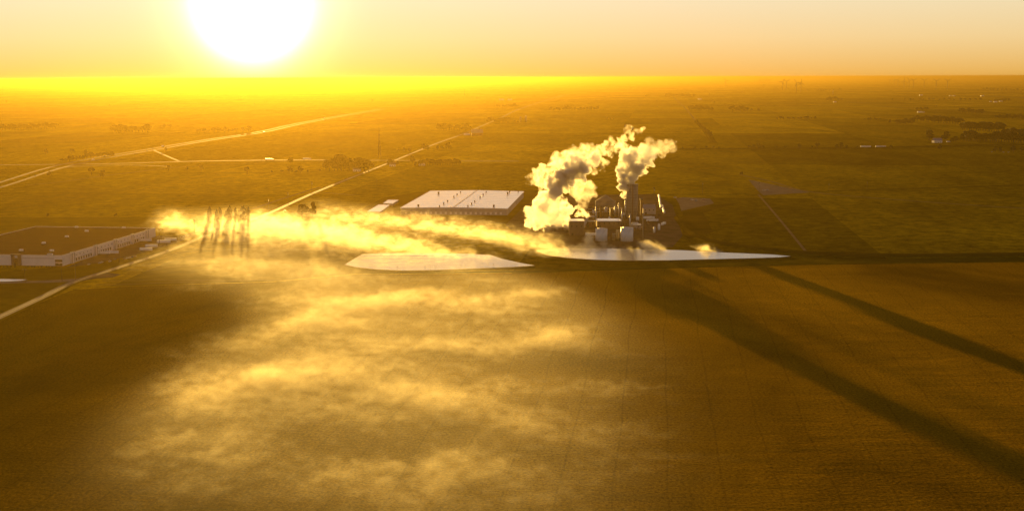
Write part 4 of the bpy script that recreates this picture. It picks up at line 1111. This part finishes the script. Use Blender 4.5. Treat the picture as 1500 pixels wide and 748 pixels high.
src = tuple(STACK + Vector((0, 0, STACK_TOP)))
plume('steam_plume', 'billowing steam plume rising from the slim stack by the great silo',
      [(916.5, 290, 1.8, 0), (916, 286, 3.2, 0), (915.5, 281, 5, 0), (917, 274, 7.5, 0), (914, 268, 8, 4), (922, 264, 9, -2), (916, 256, 11, 0), (927, 252, 11, 2), (914, 247, 9, 6), (934, 244, 12, 4), (920, 240, 12, 0), (910, 246, 6, -6), (944, 234, 12, 6), (930, 229, 12, 0), (918, 229, 9, 4), (952, 226, 11, 4), (942, 219, 9, 8), (962, 220, 9, 0), (955, 213, 7, 4), (972, 217, 8, 2), (966, 210, 6, 6), (980, 212, 6, 2), (984, 216, 5, 0)],
      SY, 1.15, 10.0, 13.0, vol_mat('stack_steam', .7, .5, STEAM, .07, .37, .58, 1, 5, rough=.66, grad=(src, 25, 85, .05)), 2.2)
plume('steam_plume', 'wisp of steam torn off the top of the stack plume',
      [(986, 210, 3.5, 0), (989, 214, 3, 2), (975, 207, 3, 0), (990, 208, 2, 1)], SY, 1.0, 5.0, 7.0, vol_mat('wisp_steam', .05, .6, STEAM, .12, .42, .62, 1, 4), 1.6)
CY = COOL.y + 6
csrc = tuple(COOL + Vector((0, 0, COOL_H)))
plume('steam_plume', 'broad low steam cloud boiling off the cooling tower',
      [(800, 327, 11, 0), (812, 326, 13, 0), (824, 325, 11, 0), (786, 322, 10, 0), (780, 312, 8, 2), (794, 312, 14, 0), (812, 312, 15, 2), (826, 310, 11, 0), (802, 299, 14, 0), (790, 298, 10, 4), (816, 297, 12, 2), (826, 298, 8, 0), (808, 288, 11, 0), (798, 286, 8, 2), (831, 318, 6, 0), (776, 326, 6, 0)],
      CY, 1.3, 11.0, 14.0, vol_mat('cooling_steam', .22, .6, STEAM, .06, .36, .64, 1, 5, rough=.66), 2.6)
plume('steam_plume', 'dense grey-cored steam column towering over the cooling tower',
      [(813, 281, 8, 0), (822, 275, 8, 0), (812, 270, 9, 2), (824, 264, 10, 0), (832, 257, 10, 0), (820, 256, 9, 4), (840, 266, 6, 0), (836, 249, 10, 2), (846, 256, 8, 0), (853, 248, 9, 2), (846, 240, 10, 0), (834, 240, 9, 6), (858, 240, 9, 2), (854, 230, 8, 4), (867, 236, 8, 0), (872, 228, 7, 2)],
      CY, 1.2, 10.0, 13.0, vol_mat('core_steam', .75, .5, STEAM, .07, .37, .58, 1, 5, rough=.66, grad=(csrc, 70, 120, .08)), 2.4)
plume('steam_plume', 'bright thin steam fanning out beside the grey-cored column',
      [(780, 264, 8, 8), (788, 256, 10, 10), (798, 262, 11, 10), (793, 270, 8, 8), (785, 252, 6, 8), (802, 250, 10, 12), (812, 244, 10, 12), (800, 270, 8, 8), (820, 237, 12, 12), (833, 230, 12, 14), (845, 226, 11, 14), (858, 221, 10, 14), (866, 232, 10, 10), (880, 240, 8, 8), (868, 216, 6, 12), (879, 222, 8, 10), (888, 214, 7, 10), (878, 232, 7, 8), (866, 247, 7, 6), (895, 206, 6, 8), (900, 220, 6, 8), (908, 212, 5, 6), (893, 226, 5, 6)],
      CY + 8, 1.4, 10.0, 13.0, vol_mat('fan_steam', .13, .62, STEAM, .065, .42, .68, 1, 5, rough=.7), 2.4)
plume('steam_plume', 'ragged steam wisp curling highest above both plumes',
      [(908, 206, 4.5, 0), (914, 214, 5, 0), (920, 221, 5, 0), (912, 200, 4, 0), (917, 192, 4, 0), (923, 187, 4, 0), (930, 191, 4, 0), (936, 194, 3.5, 0), (940, 189, 3, 0), (924, 200, 3.5, 0)],
      CY + 8, 1.0, 7.0, 9.0, vol_mat('top_wisp_steam', .06, .7, STEAM, .11, .43, .64, 1, 5), 1.8)
plume('steam_plume', 'golden translucent puff of steam over the dryer building',
      [(848, 290, 7, 0), (858, 288, 8, 0), (866, 282, 7, 0), (842, 282, 8, 0), (852, 276, 9, 0), (862, 272, 8, 0), (846, 270, 7, 0), (868, 275, 5, 0), (856, 296, 5, 0), (852, 303, 4, 0)],
      CY + 60, 1.3, 8.0, 11.0, vol_mat('golden_steam', .032, .72, STEAM, .075, .34, .62, 1, 4), 2.2)
plume('steam_plume', 'small bright steam jet leaking above the brown block',
      [(845, 316, 3, 0), (850, 313, 4, 0), (857, 312, 4, 0), (852, 308, 3, 0), (861, 315, 3, 0), (846, 303, 3, 0)], COOL.y + 8, .8, 4.0, 5.0, vol_mat('jet_steam', .14, .65, STEAM, .14, .38, .6, 1, 4), 1.4)

# ---- mist lying on the ground: soft-topped banks, thickest where the drift gathers them and eroded into puffs
MIST = (0.97, 0.93, 0.74)
def mist(name, label, blobs, Hm, dens, aniso, scale, er, width, step, res, box, detail=5, rough=.62, stretch=(1, 1, 1), rot=0.0, dist=.3, big=None, floor=0.0, zmid=2.0, cut=.05):
    G = []
    for (u, v, ru, rv, ang, amp) in blobs:          # photo ellipse -> ellipse on the ground
        c = at(u, v, zmid); e = 1.0
        ux, vx = to_px(c + Vector((e, 0, 0))); uy, vy = to_px(c + Vector((0, e, 0))); u0, v0 = to_px(c)
        J = Matrix(((ux - u0, uy - u0), (vx - v0, vy - v0)))
        ca, sa = math.cos(ang), math.sin(ang)
        A = Matrix(((ca / ru, sa / ru), (-sa / rv, ca / rv))) @ J
        G.append((c.x, c.y, A[0][0], A[0][1], A[1][0], A[1][1], amp))
    def g(x, y):
        t = 1.0
        for cx, cy, a, b_, c_, d_, amp in G:
            q = (a * (x - cx) + b_ * (y - cy)) ** 2 + (c_ * (x - cx) + d_ * (y - cy)) ** 2
            if q < 9: t *= 1 - amp * math.exp(-q)
        return 1 - t
    m = bpy.data.materials.new(name + '_volume'); m.use_nodes = True
    t = m.node_tree; t.nodes.clear()
    out = t.nodes.new('ShaderNodeOutputMaterial'); v = t.nodes.new('ShaderNodeVolumePrincipled')
    v.inputs['Color'].default_value = (*MIST, 1); v.inputs['Anisotropy'].default_value = aniso
    t.links.new(v.outputs[0], out.inputs['Volume'])
    geo = t.nodes.new('ShaderNodeNewGeometry'); sx = t.nodes.new('ShaderNodeSeparateXYZ'); t.links.new(geo.outputs['Position'], sx.inputs[0])
    def mt(op, a, b_=0.0, c_=None):
        x = t.nodes.new('ShaderNodeMath'); x.operation = op
        for i_, q in enumerate((a, b_) if c_ is None else (a, b_, c_)):
            if isinstance(q, (int, float)): x.inputs[i_].default_value = q
            else: t.links.new(q, x.inputs[i_])
        return x.outputs[0]
    def dot(vec, w):
        x = t.nodes.new('ShaderNodeVectorMath'); x.operation = 'DOT_PRODUCT'; x.inputs[1].default_value = w; t.links.new(vec, x.inputs[0]); return x.outputs['Value']
    prod = None
    for cx, cy, a, b_, c_, d_, amp in G:
        r0 = mt('SUBTRACT', dot(geo.outputs['Position'], (a, b_, 0)), a * cx + b_ * cy)
        r1 = mt('SUBTRACT', dot(geo.outputs['Position'], (c_, d_, 0)), c_ * cx + d_ * cy)
        q = mt('ADD', mt('MULTIPLY', r0, r0), mt('MULTIPLY', r1, r1))
        k = mt('SUBTRACT', 1.0, mt('MULTIPLY', mt('POWER', 2.71828, mt('MULTIPLY', q, -1.0)), amp))
        prod = k if prod is None else mt('MULTIPLY', prod, k)
    mask = mt('SUBTRACT', 1.0, prod)
    mp = t.nodes.new('ShaderNodeMapping'); mp.inputs['Scale'].default_value = stretch; mp.inputs['Rotation'].default_value = (0, 0, rot)
    t.links.new(geo.outputs['Position'], mp.inputs['Vector'])
    nz = t.nodes.new('ShaderNodeTexNoise'); nz.inputs['Scale'].default_value = scale; nz.inputs['Detail'].default_value = detail; nz.inputs['Roughness'].default_value = rough; nz.inputs['Distortion'].default_value = dist
    t.links.new(mp.outputs[0], nz.inputs['Vector'])
    nn = mt('SUBTRACT', nz.outputs['Fac'], .5)
    if big:
        n2 = t.nodes.new('ShaderNodeTexNoise'); n2.inputs['Scale'].default_value = big[0]; n2.inputs['Detail'].default_value = 2; t.links.new(mp.outputs[0], n2.inputs['Vector'])
        nn = mt('ADD', nn, mt('MULTIPLY', mt('SUBTRACT', n2.outputs['Fac'], .5), big[1]))
    val = mt('ADD', mt('SUBTRACT', mask, mt('DIVIDE', sx.outputs['Z'], Hm)), mt('MULTIPLY', nn, er))
    mr = t.nodes.new('ShaderNodeMapRange'); mr.interpolation_type = 'SMOOTHSTEP'; mr.inputs[1].default_value = 0.0; mr.inputs[2].default_value = width; mr.inputs[4].default_value = dens
    t.links.new(val, mr.inputs[0])
    d_out = mt('MULTIPLY', mr.outputs[0], mt('MINIMUM', mt('MULTIPLY', mask, 1.6), 1.0))
    if floor: d_out = mt('ADD', d_out, mt('MULTIPLY', mask, floor))
    t.links.new(d_out, v.inputs['Density'])
    x0, x1, y0, y1 = box
    nx, ny = int((x1 - x0) / res), int((y1 - y0) / res)
    hts = {}
    for j in range(ny + 1):
        for i in range(nx + 1):
            k = g(x0 + i * res, y0 + j * res)
            if k > cut: hts[(i, j)] = Hm * min(1.05, k + .22 * er * min(1, k * 3))
    bm = bmesh.new(); top, bot, edge = {}, {}, set()
    cells = [(i, j) for j in range(ny) for i in range(nx) if any(c in hts for c in ((i, j), (i + 1, j), (i, j + 1), (i + 1, j + 1)))]
    def vt(c):
        if c not in top:
            x, y = x0 + c[0] * res, y0 + c[1] * res
            top[c] = bm.verts.new((x, y, .8 + hts.get(c, 0))); bot[c] = bm.verts.new((x, y, .7))
        return top[c], bot[c]
    for (i, j) in cells:
        q = [(i, j), (i + 1, j), (i + 1, j + 1), (i, j + 1)]
        w = [vt(c) for c in q]
        bm.faces.new([a for a, _ in w]); bm.faces.new([b_ for _, b_ in w][::-1])
        for a, c in zip(q, q[1:] + q[:1]): edge.add((a, c))
    for (a, c) in edge:
        if (c, a) not in edge: bm.faces.new((top[a], bot[a], bot[c], top[c]))
    bmesh.ops.recalc_face_normals(bm, faces=bm.faces)
    me = bpy.data.meshes.new(name); bm.to_mesh(me); bm.free(); me.materials.append(m)
    o = bpy.data.objects.new(name, me); COL.objects.link(o); tag(o, label, 'mist'); o['kind'] = 'stuff'
    bpy.context.view_layer.update(); set_step(o, step)
    return o
mist('pond_mist', 'bright steam streaming off the nearer pond toward the poplars',
     [(690, 371.5, 45, 3, .10, .4), (605, 363, 70, 8, .16, .6), (500, 350, 85, 17, .18, .8), (400, 340, 75, 21, .12, .8), (320, 338, 65, 17, .05, .55), (250, 328, 26, 7, 0, .6)],
     24.0, MIST_A, .62, .085, 5.2, 1.2, 4.2, 8.0, (-600, 160, 1300, 1900), detail=4, rough=.68, stretch=(.75, 1, 1.3), rot=.35, zmid=5, floor=.0008)
mist('pond_mist', 'golden steam streaming off the farther pond past the warehouse',
     [(805, 363, 40, 6, .3, .7), (730, 349, 70, 9, .25, .75), (640, 335, 75, 8.5, .18, .62), (545, 322, 70, 8.5, .12, .5), (475, 311, 42, 7, .1, .35)],
     22.0, MIST_B, .62, .09, 5.2, 1.2, 4.2, 8.0, (-460, 220, 1360, 2040), detail=4, rough=.68, stretch=(.75, 1, 1.3), rot=.35, zmid=5, floor=.0006)
mist('pond_mist', 'small ragged steam wisps lifting off the far pond before the tanks',
     [(862, 350, 9, 9, .7, .8), (884, 356, 9, 4, 0, .5), (948, 360, 15, 6, .4, .8), (966, 364, 12, 4, .2, .6), (1035, 365, 18, 3.5, .25, .75), (1058, 368, 14, 2.5, .2, .5), (1105, 370, 20, 1.6, .1, .5), (905, 363, 60, 3, 0, .35), (850, 363, 40, 4, 0, .55)],
     13.0, MIST_W, .6, .13, 1.9, .7, 2.2, 3.0, (60, 360, 1400, 1680), zmid=3)
# thin broken mist over the crop
mist('ground_mist', 'thin broken golden mist drifting low over the crop field',
     [(350, 388, 130, 30, .05, .7), (500, 440, 170, 60, .35, .85), (560, 520, 180, 95, .8, .66), (430, 550, 180, 90, -.35, .62), (320, 620, 160, 80, -.35, .45), (620, 640, 230, 110, .3, .42), (740, 450, 170, 60, .3, .62), (790, 590, 170, 90, .5, .3), (500, 740, 260, 70, 0, .4)],
     9.0, MIST_C, .58, .12, 2.5, 1.5, 3.6, 8.0, (-520, 450, 520, 1560), detail=4, rough=.66, stretch=(.8, .85, 1.2), rot=.5, big=(.012, 1.1), floor=.0036, zmid=1, cut=.03)
# the air itself
bm = bmesh.new(); bmesh.ops.create_cube(bm, size=1)
for v in bm.verts: v.co = Vector((v.co.x * 320000, v.co.y * 240000 + 116000, v.co.z * 208.5 + 104.25 - 1.5))
me = bpy.data.meshes.new('haze'); bm.to_mesh(me); bm.free()
me.materials.append(vol_mat('haze_air', HAZE_D, HAZE_G, HAZE_C, None, 0, 0, 1))
o = bpy.data.objects.new('haze', me); COL.objects.link(o); o['kind'] = 'stuff'; tag(o, 'thin sunlit haze filling the air over the whole plain', 'haze')
